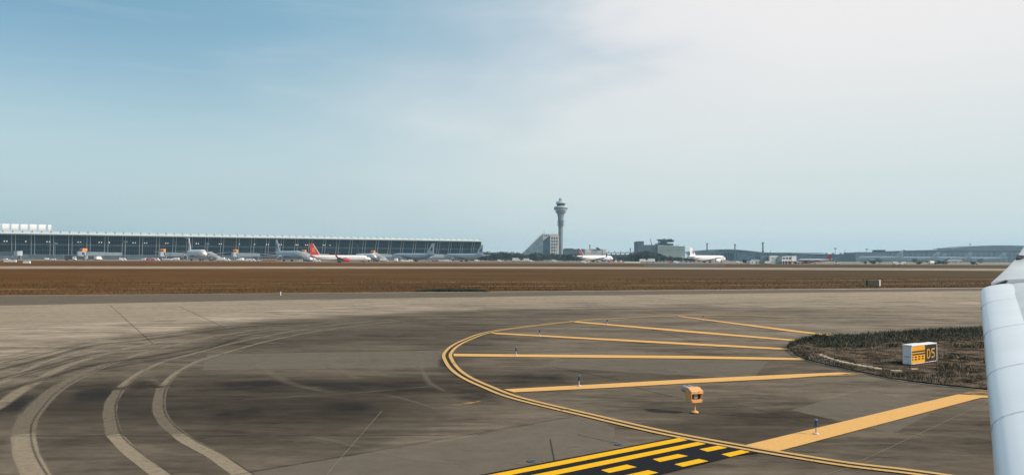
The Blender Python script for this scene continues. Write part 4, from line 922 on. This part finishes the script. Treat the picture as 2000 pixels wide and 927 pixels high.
GN = {'van': 'vans on the aprons', 'truck': 'white service trucks', 'dtruck': 'dark boxed service trucks', 'stairs': 'passenger stair trucks', 'cart': 'orange loaded baggage carts', 'wcart': 'white loaded baggage carts', 'rcart': 'red loaded baggage carts', 'tractor': 'tow tractors on the aprons'}
def veh(kind, px, D, rz, label, s=1.0):
    first = kind not in PR
    if first: PR[kind] = KIND[kind][0]()
    place(PR[kind], first, (X(px, D), D, .05), R(rz), label, s, GN[kind], KIND[kind][1])
for q in [('dtruck', 138, 650, 5, 'dark boxed truck with a white cab on the far left apron', 1.15), ('truck', 192, 680, 80, 'cream boxed truck end on under the leftmost orange topped jet bridge', 1.0), ('van', 240, 650, 10, 'white van left of the second orange topped jet bridge'),
          ('wcart', 92, 640, 10, 'white loaded cart among cream gear on the far left apron'), ('tractor', 104, 640, 190, 'white tractor beside the cart on the far left apron'), ('tractor', 10, 660, 0, 'white tractor at the far left edge under the plain jet bridge'),
          ('van', 279, 640, 170, 'white van ahead of the red carts'), ('rcart', 289, 640, 0, 'red loaded cart, left one of two by the white vans'), ('rcart', 299, 640, 0, 'red loaded cart, right one of two by the white vans'), ('van', 305, 645, 0, 'white van just behind the right red cart'),
          ('wcart', 321, 660, 0, 'white loaded cart at the left end of the row under the jet bridge'), ('wcart', 327, 660, 0, 'second white loaded cart of the row under the jet bridge'), ('wcart', 333, 660, 0, 'third white loaded cart of the row under the jet bridge'), ('truck', 343, 665, 180, 'white truck left of the nose on airliner engine', .8),
          ('stairs', 419, 670, -15, 'stair truck at the right side of the nose on white airliner', 1.3), ('truck', 431, 650, 180, 'white truck parked right of the stair truck', .9), ('van', 443, 650, 0, 'white van standing alone between stair truck and jet bridge'), ('wcart', 466, 655, 0, 'white loaded cart under the third orange topped jet bridge'), ('truck', 473, 660, 90, 'white truck end on under the third orange topped jet bridge', .8), ('van', 483, 655, 180, 'white van left of the grey nose on airliner'), ('van', 492, 650, 0, 'white van closer to the grey nose on airliner'),
          ('cart', 516, 650, 0, 'orange loaded cart, first of the row beside the grey airliner'), ('cart', 523, 650, 0, 'orange loaded cart, second of the row beside the grey airliner'), ('cart', 530, 650, 0, 'orange loaded cart, third of the row beside the grey airliner'), ('cart', 536, 650, 0, 'orange loaded cart, fourth of the row beside the grey airliner'), ('tractor', 508, 650, 180, 'white tractor pulling the row of orange carts'),
          ('stairs', 597, 650, -20, 'stair truck at the right side of the grey nose on airliner', 1.35), ('stairs', 604, 680, -20, 'second stair truck just behind the first one by the red tail', 1.35), ('van', 619, 610, 0, 'white van under the red tail'), ('tractor', 586, 640, 0, 'white tractor under the nose of the grey airliner'),
          ('stairs', 742, 680, -20, 'stair truck right of the dark tailed airliner', 1.3), ('truck', 750, 660, 0, 'white truck beside the stair truck of the dark tailed airliner', .9), ('truck', 774, 650, 90, 'white truck end on left of the grey airliner nose', .9), ('van', 789, 640, 0, 'white van under the grey left pointing airliner'), ('van', 799, 645, 180, 'second white van under the grey left pointing airliner'),
          ('rcart', 847, 700, 0, 'red loaded cart left of the white cart row'), ('rcart', 853, 700, 0, 'second red loaded cart left of the white cart row'), ('wcart', 860, 700, 0, 'white loaded cart left of the rightmost airliner at the concourse'), ('wcart', 867, 700, 0, 'second white cart left of the rightmost airliner at the concourse'), ('van', 876, 710, 0, 'white van by the nose of the rightmost concourse airliner'), ('van', 932, 760, 0, 'white van below the tail of the rightmost concourse airliner'),
          ('van', 977, 740, 0, 'white van alone in front of the far trees'), ('truck', 1009, 760, 0, 'white truck left of the slanted building, nearest the trees', 1.1), ('truck', 1026, 750, 180, 'white truck below the slanted building', 1.0), ('van', 1038, 740, 0, 'white van below the slanted building'), ('tractor', 1075, 740, 0, 'white tractor at the foot of the control tower'), ('van', 1084, 745, 0, 'white van at the foot of the control tower'),
          ('van', 1143, 600, 0, 'white van in front of the navy tailed airliner'), ('truck', 1257, 720, 0, 'white truck left of two beneath the dark trees', 1.0), ('truck', 1270, 720, 180, 'white truck right of two beneath the dark trees', 1.1), ('rcart', 1310, 700, 0, 'red loaded cart beneath the dark trees'), ('van', 1322, 640, 0, 'white van left of the red bird airliner'), ('van', 1443, 690, 0, 'white van right of the red bird airliner'),
          ('van', 1751, 620, 0, 'white van left of two in front of the pale hazy airliners', 1.2), ('van', 1761, 640, 180, 'white van right of two in front of the pale hazy airliners', 1.1), ('truck', 1500, 600, 0, 'white truck beside the white and red building', .7), ('tractor', 1635, 700, 0, 'white tractor right of the red tailed dark bellied airliner'), ('truck', 1820, 760, 20, 'white truck among the far right bushes', .9)]:
    veh(*q)
for k, (px, D) in enumerate(((1197, 800), (1202, 800), (1207, 800), (1212, 800), (1217, 800))):
    m = MB(); a = X(px, D); m.box(a, a + 1.3, D, D + .6, .05, 2.0).build('barrier_block', vr if k % 2 == 0 else vw); 
    o = bpy.data.objects[sorted([q.name for q in C.objects if q.name.startswith('barrier_block')])[-1]]
    tag(o, ORD[k] + (' block, red,' if k % 2 == 0 else ' block, white,') + ' of the short striped barrier row right of the navy tailed airliner', 'barrier', 'red and white barrier blocks')
for a, b, c, D, lb in ((45, 58, 3.2, 400, 'white concrete block on the brown grass at the far left'), (7, 18, 3, 470, 'low white slab at the far left, left one of two'), (19, 31, 3, 470, 'low white slab at the far left, right one of two'), (1220, 1251, 4, 700, 'long white barrier wall left of the two white trucks')):
    x0_, x1_ = X(a, D), X(b, D); m = MB().prism([(x0_, 0), (x1_, 0), (x1_, .9), (x1_ - .2, 1.1), (x0_ + .2, 1.1), (x0_, .9)], 'y', D, D + 1); tag(m.build('concrete_barrier', whiteM), lb, 'barrier')

# ------------------------------------------------------------------ buildings in the middle and right
def outline(name, pts, D, depth, m, parent, dz=0):
    poly = [(P(a, b, D).x - parent.location.x, P(a, b, D).z) for a, b in pts]
    return MB().prism(poly, 'y', D - parent.location.y, D - parent.location.y + depth).build(name, m, parent)
def bld(px, D, label, name='building', cat='building', group=None): return empty(name, (X(px, D), D, 0), 0, label, cat, group)
def windows(t, wall, px0, px1, py0, py1, nx, ny, D, m, fx=.55, fy=.5, name='window'):
    for i in range(nx):
        for j in range(ny):
            cx = px0 + (px1 - px0) * (i + .5) / nx; cy = py0 + (py1 - py0) * (j + .5) / ny; hw = (px1 - px0) / nx * fx / 2; hh = (py1 - py0) / ny * fy / 2
            o = outline(name, [(cx - hw, cy + hh), (cx + hw, cy + hh), (cx + hw, cy - hh), (cx - hw, cy - hh)], D - .12, .1, m, t); o.parent = wall
facW = mat('facade_white', (.62, .60, .56), .7, .06, .1); facG = mat('facade_grey', (.10, .135, .165), .7, .12, .1); facB = mat('facade_blue_glass', (.04, .085, .125), .35, .4, .12); facP = mat('facade_pale_green', (.30, .36, .35), .7, .12, .12); wdk = mat('window_dark', (.05, .07, .09), .25)
twr = mat('tower_concrete', (.19, .235, .26), .7, .08, .08); twd = mat('tower_dark_glass', (.04, .06, .085), .2)
# control tower
D = 1100; s = D / F; t = bld(1095, D, 'tall pale control tower with a flared round cab and a ball on top', 'control_tower', 'control tower')
def zy(py): return Z(1095, py, D)
MB().lathe([(4.3 * s * .9, 0), (4.4 * s, 5), (4.7 * s, zy(440)), (5.1 * s, zy(434)), (5.3 * s, zy(428.5))], 24).build('shaft', twr, t, smooth_=True)
for py in (439.5, 435.3, 431):
    MB().lathe([(5.4 * s, zy(py + 1.1)), (7.1 * s, zy(py + .8)), (7.1 * s, zy(py - .8)), (5.4 * s, zy(py - 1.1))], 24).build('ring_gallery', mat('gallery_dark', (.13, .16, .19), .6), t)
MB().lathe([(5.3 * s, zy(428.4)), (5.8 * s, zy(424)), (7.2 * s, zy(418)), (7.4 * s, zy(416))], 24).build('flare', twr, t, smooth_=True)
MB().lathe([(7.4 * s, zy(415.9)), (10.2 * s, zy(415.4)), (10.8 * s, zy(412.2)), (8.8 * s, zy(411.8)), (8.8 * s, zy(410.7))], 24).build('lower_drum', twr, t)
MB().lathe([(8.9 * s, zy(410.6)), (12.9 * s, zy(410.4)), (13.1 * s, zy(404.5)), (12.5 * s, zy(403.8)), (7.9 * s, zy(402.2))], 28).build('disc', mat('tower_pale', (.42, .47, .48), .6, .05, .1), t)
for k in range(24):
    a = k * math.pi / 12; MB().box(13.1 * s, 13.4 * s, -.8, .8, zy(408.3), zy(406.3), Matrix.Rotation(a, 4, 'Z')).build('window', twd, t)
MB().lathe([(12.96 * s, zy(408.6)), (13.14 * s, zy(408.6)), (13.20 * s, zy(406.2)), (13.0 * s, zy(406.2))], 28).build('window_band', mat('band_dark', (.09, .12, .15), .4), t)  # dark ring along the window line, with shadow painted into its colour
MB().lathe([(7.6 * s, zy(402.1)), (8.6 * s, zy(397.7))], 20).build('cab_glass', twd, t)
MB().lathe([(9.8 * s, zy(397.6)), (10.2 * s, zy(396.6)), (8.6 * s, zy(394.5)), (4.6 * s, zy(392.2)), (3.8 * s, zy(391.8))], 24).build('cab_roof', mat('tower_pale', (.42, .47, .48)), t)
dm = [(3.9 * s, zy(391.7))] + [(4.2 * s * math.cos(R(a)), zy(389.6) + 3.6 * s * math.sin(R(a))) for a in range(-10, 90, 14)] + [(.05, zy(386.2))]
MB().lathe(dm, 20).build('radar_dome', mat('tower_pale', (.42, .47, .48)), t, smooth_=True)
MB().tube((-8.5 * s, 0, zy(396)), (-8.9 * s, 0, zy(393)), .3, .15).build('antenna', twd, t)
# slanted office block
D = 1040; t = bld(1055, D, 'slanted glass and white office block left of the control tower', 'office_building')
wl = outline('wall', [(1059.5, 512), (1059.5, 456.5), (1075, 456.5), (1091.5, 457), (1091.5, 512)], D, 30, facW, t)
facS = mat('slope_glass', (.18, .25, .30), .4, .3, .15); gl_ = outline('sloped_glass', [(1016, 499), (1016, 497.5), (1059.4, 456), (1060.5, 456.2), (1060.5, 499)], D - 6, 5.7, facS, t); outline('slope_edge', [(1015, 498), (1017, 498), (1060.5, 456.4), (1060.5, 455.2), (1059.3, 455.2)], D - 6.8, .7, facW, t)
MB_ = outline('base_wall', [(1016, 512), (1016, 499.2), (1060.5, 499.2), (1060.5, 512)], D - 6, 5.7, facG, t)
outline('inner_glass', [(1060.6, 499), (1060.6, 470), (1074.4, 459.5), (1074.4, 499)], D - 4, 3.8, facB, t)
windows(t, wl, 1061, 1073, 457.5, 462, 3, 1, D, wdk, .6, .5)
windows(t, wl, 1076, 1090, 462, 498, 3, 6, D, wdk, .62, .55); windows(t, gl_, 1036, 1058, 478, 498, 6, 3, D - 6, mat('pane_pale', (.20, .27, .30), .3), .7, .35)
MB().tube((X(1063, D) - t.location.x, 8, Z(1063, 457, D)), (X(1063, D) - t.location.x, 8, Z(1063, 447, D)), .3, .12).build('mast', facG, t)
for a, b in ((1084, 1090), (1087.5, 1090.5)): MB().tube((X(a, D) - t.location.x, -5, Z(a, 497, D)), (X(b, D) - t.location.x, -5, Z(b, 472, D)), .5).build('strut', facW, t)
# sheds right of the tower
D = 1150; t = bld(1122, D, 'low blue grey shed just right of the control tower', 'shed'); outline('wall', [(1101, 512), (1101, 487), (1104, 487), (1104, 485.3), (1120, 485), (1120, 486), (1143, 486), (1143, 512)], D, 40, facG, t); outline('roof', [(1104, 485.2), (1104, 484.5), (1120, 484.5), (1120, 485)], D - 1, 41, facW, t)
outline('door', [(1107, 512), (1107, 503), (1112, 503), (1112, 512)], D - .3, .25, wdk, t)
D = 1120; t = bld(1162, D, 'low white warehouse behind the navy tailed airliner with a raised roof lantern', 'warehouse')
wl = outline('wall', [(1143, 512), (1143, 486.5), (1152, 486.5), (1154, 488.3), (1172, 488.3), (1175, 486.5), (1184, 486.5), (1184, 512)], D, 40, facW, t); windows(t, wl, 1145, 1182, 493, 496.5, 9, 1, D, mat('window_grey', (.35, .4, .42), .4), .8, .5)
outline('roof_lantern', [(1166, 483.6), (1167, 482.6), (1174, 487), (1173, 488.2)], D - 2, 20, facG, t); outline('roof_plant', [(1152, 488.2), (1154, 486.2), (1171, 486.2), (1172, 488.2)], D + 3, 10, facG, t); outline('end_wall', [(1176, 499), (1176, 487), (1177, 487), (1177, 499)], D - .4, .3, facG, t)
def chimney(px, top, base, D, label, w_=1.4, nm='chimney'):
    t = empty(nm, (X(px, D), D, 0), 0, label, 'chimney' if nm == 'chimney' else 'mast', 'dark chimneys on the skyline' if nm == 'chimney' else None)
    s = D / F; zt_ = Z(px, top, D); MB().box(-w_ * s / 2, w_ * s / 2, -w_ * s / 2, w_ * s / 2, 0, zt_ - 1.8).build('shaft', facG, t); MB().box(-w_ * s * .68, w_ * s * .68, -w_ * s * .68, w_ * s * .68, zt_ - 1.79, zt_).build('cap', wdk, t)
    MB().box(-w_ * s * .75, w_ * s * .75, -w_ * s * .75, w_ * s * .75, zt_ * .52, zt_ * .52 + 1.2).build('platform', wdk, t)
for q in ((1152, 477.8, 0, 1180, 'short chimney above the white warehouse', 1.7), (1231, 484.5, 0, 1180, 'short chimney between bridge and pale block', 1.6), (1381, 474.5, 0, 1200, 'dark chimney left of two above the arched roof', 2.0), (1435.5, 476.2, 0, 1200, 'dark chimney above the right part of the arched roof', 2.0), (1490, 473, 0, 1000, 'tallest dark chimney above the white and red building', 2.2)):
    chimney(*q)
# elevated road
D = 1300; t = bld(1210, D, 'hazy elevated roadway on pillars right of the white warehouse', 'elevated_road', 'elevated road')
outline('deck', [(1180, 494.5), (1180, 492.3), (1262, 492.3), (1262, 494.5)], D, 12, mat('deck_grey', (.34, .38, .40), .7), t)
for k in range(9): outline('pillar', [(1184 + k * 9, 509), (1184 + k * 9, 494.6), (1186 + k * 9, 494.6), (1186 + k * 9, 509)], D + 3, 3, facG, t)
for k in range(6): outline('railing_post', [(1188 + k * 12, 492.2), (1188 + k * 12, 490), (1189.3 + k * 12, 490), (1189.3 + k * 12, 492.2)], D + 1, 1, facG, t)
outline('back_wall', [(1184, 509), (1184, 497), (1262, 497), (1262, 509)], D + 13, 3, facG, t)
# pale block with glass control room
D = 1000; t = bld(1292, D, 'pale green office block with a dark round control room on its roof', 'office_building')
outline('grey_wing', [(1246.5, 514), (1246.5, 472), (1257.5, 472), (1257.5, 478), (1284.6, 478), (1284.6, 514)], D, 34, facG, t); outline('parapet', [(1246, 472), (1246, 471), (1257.8, 470.8), (1257.8, 472)], D - .6, 35, facG, t)
wl = outline('wall', [(1284.8, 514), (1284.8, 477.8), (1338, 481), (1338, 514)], D - 3, 36, facP, t)
for a in (484.5, 491.5, 497.5): outline('floor_line', [(1284.8, a + .8), (1284.8, a), (1337.9, a + 1), (1337.9, a + 1.8)], D - 3.2, .18, mat('floor_line', (.24, .30, .30), .6), t)
windows(t, wl, 1287, 1336, 480.5, 484.5, 9, 1, D - 3, mat('window_mid', (.16, .22, .24), .3), .5, .5); windows(t, wl, 1287, 1336, 486, 491, 11, 1, D - 3, mat('window_mid', (.16, .22, .24), .3), .45, .5)
outline('roof_terrace', [(1284, 477.6), (1285, 474.4), (1315, 475.4), (1315, 479)], D + 2, 20, wdk, t)
outline('control_room', [(1289, 474.5), (1290, 471), (1287.5, 467.4), (1304, 467.4), (1304, 474.5)], D - 1, 16, twd, t); outline('control_room_wing', [(1304.1, 472.5), (1304.1, 469), (1317.2, 469), (1315, 472.5)], D + .5, 12, twd, t); outline('control_room_roof', [(1287, 467.3), (1287, 466.8), (1317.5, 468.6), (1317.5, 468.95)], D - 2, 19, facG, t)
for a, b in ((1298, 2.6), (1306.5, 2), (1311, 2)): outline('roof_unit', [(a - b, 466.9 + (a > 1300) * 1.4), (a - b, 465.8 + (a > 1300) * .6), (a + b, 465.8 + (a > 1300) * .6), (a + b, 466.9 + (a > 1300) * 1.4)], D + 4, 4, wdk, t)
for a in (1321, 1325, 1336): outline('antenna', [(a, 481), (a, 477), (a + .5, 477), (a + .5, 481)], D + 5, .4, wdk, t)
MB().tube((X(1275, D) - t.location.x, 8, Z(1275, 478, D)), (X(1272, D) - t.location.x, 8, Z(1272, 465, D)), .5, .3).build('crane_arm', facG, t)
# arched terminal roof behind the bird airliner
D = 1500; t = bld(1415, D, 'hazy arched terminal roof behind the airliner with the bird mark', 'terminal_building', 'terminal')
arch = [(1345 + k * 12.5, 493 - 6.6 * math.sin(math.pi * (k + .6) / 12.5)) for k in range(13)]
outline('roof', arch + [(a, b + 1.9) for a, b in reversed(arch)], D, 60, facG, t)
outline('glass_wall', [(1350, 508)] + [(a, b + 2.4 + (0.6 if k in (0, 12) else 0)) for k, (a, b) in enumerate(arch)][1:-1] + [(1488, 508)], D + 6, 50, facB, t)
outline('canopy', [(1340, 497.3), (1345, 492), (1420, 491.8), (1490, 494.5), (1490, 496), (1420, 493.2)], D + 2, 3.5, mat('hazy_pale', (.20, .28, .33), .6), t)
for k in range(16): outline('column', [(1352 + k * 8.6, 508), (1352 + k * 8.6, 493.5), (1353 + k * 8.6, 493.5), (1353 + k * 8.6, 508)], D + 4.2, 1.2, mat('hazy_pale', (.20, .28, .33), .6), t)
# long low terminal with open truss on the roof
D = 1450; t = bld(1580, D, 'long low blue grey terminal with an open truss along its roof', 'terminal_building', 'terminal')
outline('wall', [(1440, 512), (1440, 493), (1478, 492.6), (1608, 496.2), (1679, 497), (1679, 512)], D, 60, facB, t)
outline('roof_edge', [(1478, 493), (1478, 492.3), (1608, 495.8), (1679, 496.6), (1679, 497.4), (1608, 496.6)], D - 1, .9, facG, t)
outline('truss_chord', [(1490, 493.9), (1490, 492.9), (1608, 493.2), (1608, 494.2)], D + 10, 2, facG, t)
for k in range(22): a = 1491 + k * 5.55; outline('truss_post', [(a, 497), (a, 494), (a + .8, 494), (a + .8, 497)], D + 10, 2, facG, t)
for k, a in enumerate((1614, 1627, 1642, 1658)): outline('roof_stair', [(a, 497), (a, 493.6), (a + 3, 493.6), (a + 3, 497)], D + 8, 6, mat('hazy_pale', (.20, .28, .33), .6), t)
# white and red building
D = 640; t = bld(1512, D, 'white two storey building with a red ground floor and grey side wall', 'service_building')
dy = lambda y: y + .0
outline('grey_wall', [(1485.5, 518), (1485.5, 499.2), (1503, 499.2), (1503, 518)], D + 3, 14, mat('wall_slate', (.17, .21, .24), .8, .1, .2), t)
w1 = outline('wall', [(1503.1, 518), (1503.1, 499), (1520, 499), (1520, 518)], D, 16, whiteM, t)
outline('curved_bay', [(1516, 518), (1517, 506), (1520.1, 500.5), (1527.5, 500.5), (1527.5, 518)], D - 1.5, 1.4, mat('wall_slate', (.17, .21, .24)), t)
w2 = outline('wall', [(1527.6, 509.6), (1527.6, 500.5), (1546.6, 500.5), (1546.6, 509.6)], D, 16, whiteM, t); windows(t, w2, 1528, 1546, 502, 506.2, 3, 1, D, wdk, .7, .75)
outline('wall', [(1546.7, 509.6), (1546.7, 499.3), (1555.5, 499.3), (1555.5, 509.6)], D - .6, 16, whiteM, t); windows(t, w1, 1506, 1513, 503, 505, 1, 1, D, wdk, .6, .7)
outline('canopy', [(1526, 510), (1526, 508.2), (1556, 508), (1557, 509.7)], D - 3, 2.3, whiteM, t)
outline('red_wall', [(1528, 518), (1528, 510.1), (1547, 510.1), (1547, 518)], D + 1, 12, mat('wall_red', (.42, .035, .03), .7, .1, .3), t)
for a in (1527.6, 1532.5, 1538.5, 1546.5): outline('column', [(a, 518), (a, 510.05), (a + 1.1, 510.05), (a + 1.1, 518)], D - 2.6, .6, whiteM, t)
t = bld(1475, D, 'small white annex with dark round openings left of the white and red building', 'service_building')
wl = outline('wall', [(1465.5, 518), (1465.5, 509), (1474, 509), (1474, 506.3), (1485, 506.3), (1485, 518)], D + 4, 10, whiteM, t)
for a, b in ((1477.5, 512.5), (1483, 512.5), (1469.5, 512)):
    q = P(a, b, D + 3.9); MB().tube((q.x - t.location.x, 3.85, q.z), (q.x - t.location.x, 3.98, q.z), .55, seg=12).build('window', wdk, wl)
# far right block and terminal two
D = 1350; t = bld(1705, D, 'hazy grey block with a flat lookout on its roof, far right', 'building')
outline('wall', [(1671.5, 514), (1671.5, 492.8), (1736, 492.8), (1736, 514)], D, 50, facG, t); outline('lookout', [(1710, 492.7), (1712, 488.4), (1729, 488.2), (1730, 492.7)], D + 4, 14, twd, t); outline('lookout_roof', [(1709, 488.1), (1709, 487.6), (1731, 487.6), (1731, 488.1)], D + 2, 18, facG, t); outline('parapet', [(1671, 492.7), (1671, 492), (1709, 492), (1709, 492.7)], D - .5, 3, facG, t)
D = 1500; t = bld(1870, D, 'long hazy blue terminal hall with columns along the far right skyline', 'terminal_building', 'terminal')
outline('wall', [(1736.5, 514), (1736.5, 491), (1780, 489.6), (1860, 488), (2150, 488), (2150, 514)], D, 60, facG, t)
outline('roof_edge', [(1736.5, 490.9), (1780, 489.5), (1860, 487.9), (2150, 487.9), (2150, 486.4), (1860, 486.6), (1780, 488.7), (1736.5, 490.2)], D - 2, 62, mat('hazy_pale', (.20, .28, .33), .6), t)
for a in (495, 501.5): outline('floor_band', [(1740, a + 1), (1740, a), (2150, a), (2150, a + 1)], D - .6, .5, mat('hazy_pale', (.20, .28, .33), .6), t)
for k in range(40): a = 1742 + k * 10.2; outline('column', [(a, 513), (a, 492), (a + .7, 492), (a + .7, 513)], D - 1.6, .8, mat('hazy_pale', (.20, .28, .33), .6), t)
D = 1600; t = bld(1960, D, 'hazy dark arched roof rising above the far right terminal hall', 'terminal_building', 'terminal')
ar = [(1864, 484.6), (1880, 483), (1900, 481), (1920, 479.6), (1945, 478.8), (1975, 478.8), (2010, 480), (2060, 483)]
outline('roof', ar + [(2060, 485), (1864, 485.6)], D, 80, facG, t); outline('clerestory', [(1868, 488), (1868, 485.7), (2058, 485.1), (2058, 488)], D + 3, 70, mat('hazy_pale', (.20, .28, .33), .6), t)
# light masts
def mast(px, top, D, label):
    t = empty('light_mast', (X(px, D), D, 0), 0, label, 'light mast', 'flood light masts on the aprons'); zt_ = Z(px, top, D)
    MB().tube((0, 0, 0), (0, 0, zt_ - 1), .45, .25, 8).build('pole', facG, t); MB().lathe([(0.3, zt_ - 1.5), (2.2, zt_ - 1.1), (2.4, zt_), (.3, zt_ + .2)], 10).build('lamp_head', facG, t)
for q in ((1631.5, 484.4, 1250, 'light mast above the roof left of the hazy grey block'), (1693, 486, 1250, 'light mast in front of the hazy grey block'), (1766, 487.8, 1350, 'hazy light mast above the left part of the far right hall'), (1834, 484.2, 1350, 'hazy light mast just left of the far right arched roof'),
          (243.5, 471, 760, 'thin light mast before the glass, right of the leftmost orange box'), (403, 475, 720, 'thin light mast just right of the nose on white airliner'), (364, 463, 760, 'thin light mast behind the tail of the nose on white airliner'), (1895, 476, 1650, 'thin hazy mast on the far right arched roof'), (107, 474, 770, 'thin light mast between two column pairs on the far left')):
    mast(*q)
for px, py, D, dx, lb in ((1651, 487, 1500, -3, 'thin crane jib leaning above the low terminal roof'), (1504.5, 487, 1600, 2, 'thin pale crane jib right of the tallest chimney')):
    t = empty('crane', (X(px, D), D, 0), 0, lb, 'crane'); zt_ = Z(px, py, D); MB().tube((dx * 1.4, 0, 0), (0, 0, zt_), .7, .35, 6).build('jib', facG, t); MB().box(-2 + dx * 1.4, 2 + dx * 1.4, -2, 2, 0, 4).build('base', facG, t)

# ------------------------------------------------------------------ trees
lfM = [mat('leaf_dark', (.030, .048, .036), .85, .3, .5), mat('leaf_mid', (.045, .065, .045), .85, .3, .5), mat('leaf_light', (.075, .095, .06), .85)]
barkM = mat('bark', (.06, .05, .04), .9)
def tree_proto(seed, r=5.5, h=9.5):
    random.seed(seed); t = empty('tree')
    tr = MB().tube((0, 0, 0), (.2, 0, h * .45), .35, .22, 7)
    for k in range(5):
        a = k * 1.26 + random.random(); tr.tube((.2, 0, h * random.uniform(.3, .45)), (math.cos(a) * r * .55, math.sin(a) * r * .55, h * random.uniform(.6, .8)), .14, .05, 5)
    tr.build('trunk', barkM, t); m = MB(); lobes = [(Vector((random.uniform(-1, 1) * r * .6, random.uniform(-1, 1) * r * .6, h * random.uniform(.38, .78))), r * random.uniform(.32, .55)) for _ in range(9)] + [(Vector((0, 0, h * .62)), r * .6), (Vector((0, 0, h * .3)), r * .6)]
    for k in range(1700):
        c, rr = random.choice(lobes); d = Vector((random.gauss(0, 1), random.gauss(0, 1), random.gauss(0, 1) * .8)).normalized() * rr * random.random() ** .35; p = c + d
        if p.z < .3: continue
        u = Vector((random.gauss(0, 1), random.gauss(0, 1), random.gauss(0, 1))).normalized(); v = u.orthogonal().normalized(); w_ = u.cross(v); q = random.uniform(.25, .6)
        m.face([p + v * q, p + w_ * q, p - v * q, p - w_ * q], random.choice((0, 0, 0, 1, 1, 2)))
    m.build('crown', lfM, t); return t
tps = [tree_proto(1), tree_proto(2, 6.5, 9), tree_proto(3, 5, 11)]
random.seed(9); used = [False] * 3
def tree(px, top, D, label, group, spread=1.0):
    k = random.randrange(3); base_h = (9.5, 9, 11)[k] * .93; zt_ = Z(px, top, D); s_ = zt_ / base_h
    place(tps[k], not used[k], (X(px, D), D + random.uniform(-6, 6), 0), random.uniform(0, 6.28), label, (s_ * spread, s_ * spread, s_), group, 'tree'); used[k] = True
G1, G2, G3, G4 = 'trees between the concourse and the slanted building', 'trees at the foot of the control tower', 'dark trees below the pale green block', 'hazy bushes in front of the far right terminal'
for k, (px, top) in enumerate(((925,494),(933,492),(941,491.5),(949,493.5),(957,495),(965,494.5),(973,492.5),(981,491.8),(989,493),(997,494),(1005,493.5),(1012,495))):
    tree(px, top, 950 + (k % 3) * 15, '%s dark tree right of the dark concourse, counted towards the slanted building' % ORD[k], G1, 1.3)
for k, (px, top) in enumerate(((1020,497.5),(1029,498.5),(1038,496.5),(1046,494.8),(1053,493.5),(1060,497),(1067,498),(1075,496.5),(1083,496),(1091,498.5),(1101,497),(1110,496.3),(1119,495),(1127,496.5),(1190,500.5),(1199,501),(1208,500.5),(1218,501),(1226,500))):
    tree(px, top, 930 + (k % 3) * 12, ('%s dark tree from the slanted building tip in the belt below tower and sheds' % ORD[k]), G2, 1.2)
for k, (px, top) in enumerate(((1232,500),(1239,497),(1246,494),(1254,492),(1261,489.8),(1268,493),(1276,497),(1284,494),(1291,496.5),(1298,499),(1306,501),(1314,502),(1322,501.5),(1330,502.5),(1338,503.5),(1347,504.5),(1356,505.5),(1365,506.5))):
    tree(px, top, 850 + (k % 3) * 12, '%s tree from the left in the dark clump below the pale green block' % ORD[k], G3, 1.25)
for k, (px, top, D) in enumerate(((1456,507,760),(1461,508,760),(1550,511,660),(1558,512,660),(1566,512.5,680),(1574,511,700),(1583,512,690),(1690,510.5,700),(1702,508.5,700),(1712,511,700),(1722,514,690),(1768,514,690),(1790,511,700),(1797,513,700),(1806,514.5,700),(1828,512,700),(1836,509,700),(1843,510.5,700),(1851,512.5,700),(1893,511,700),(1901,513,700),(1910,514,700))):
    tree(px, top, D, 'low hazy bush, %s from the left before the right hand airliners' % ORD[k], G4, 1.5)

# ------------------------------------------------------------------ air
HZ = MB().box(-5200, 5200, -560, 5600, -1, 125); hz_m = bpy.data.materials.new('haze'); hz_m.use_nodes = True; ht = hz_m.node_tree; ht.nodes.clear()
pv = ht.nodes.new('ShaderNodeVolumePrincipled'); ho = ht.nodes.new('ShaderNodeOutputMaterial'); pv.inputs['Color'].default_value = (.48, .80, 1.0, 1); pv.inputs['Density'].default_value = 0.00013; pv.inputs['Anisotropy'].default_value = 0.1
ht.links.new(pv.outputs[0], ho.inputs['Volume']); hz_o = HZ.build('haze', hz_m); hz_o['kind'] = 'stuff'
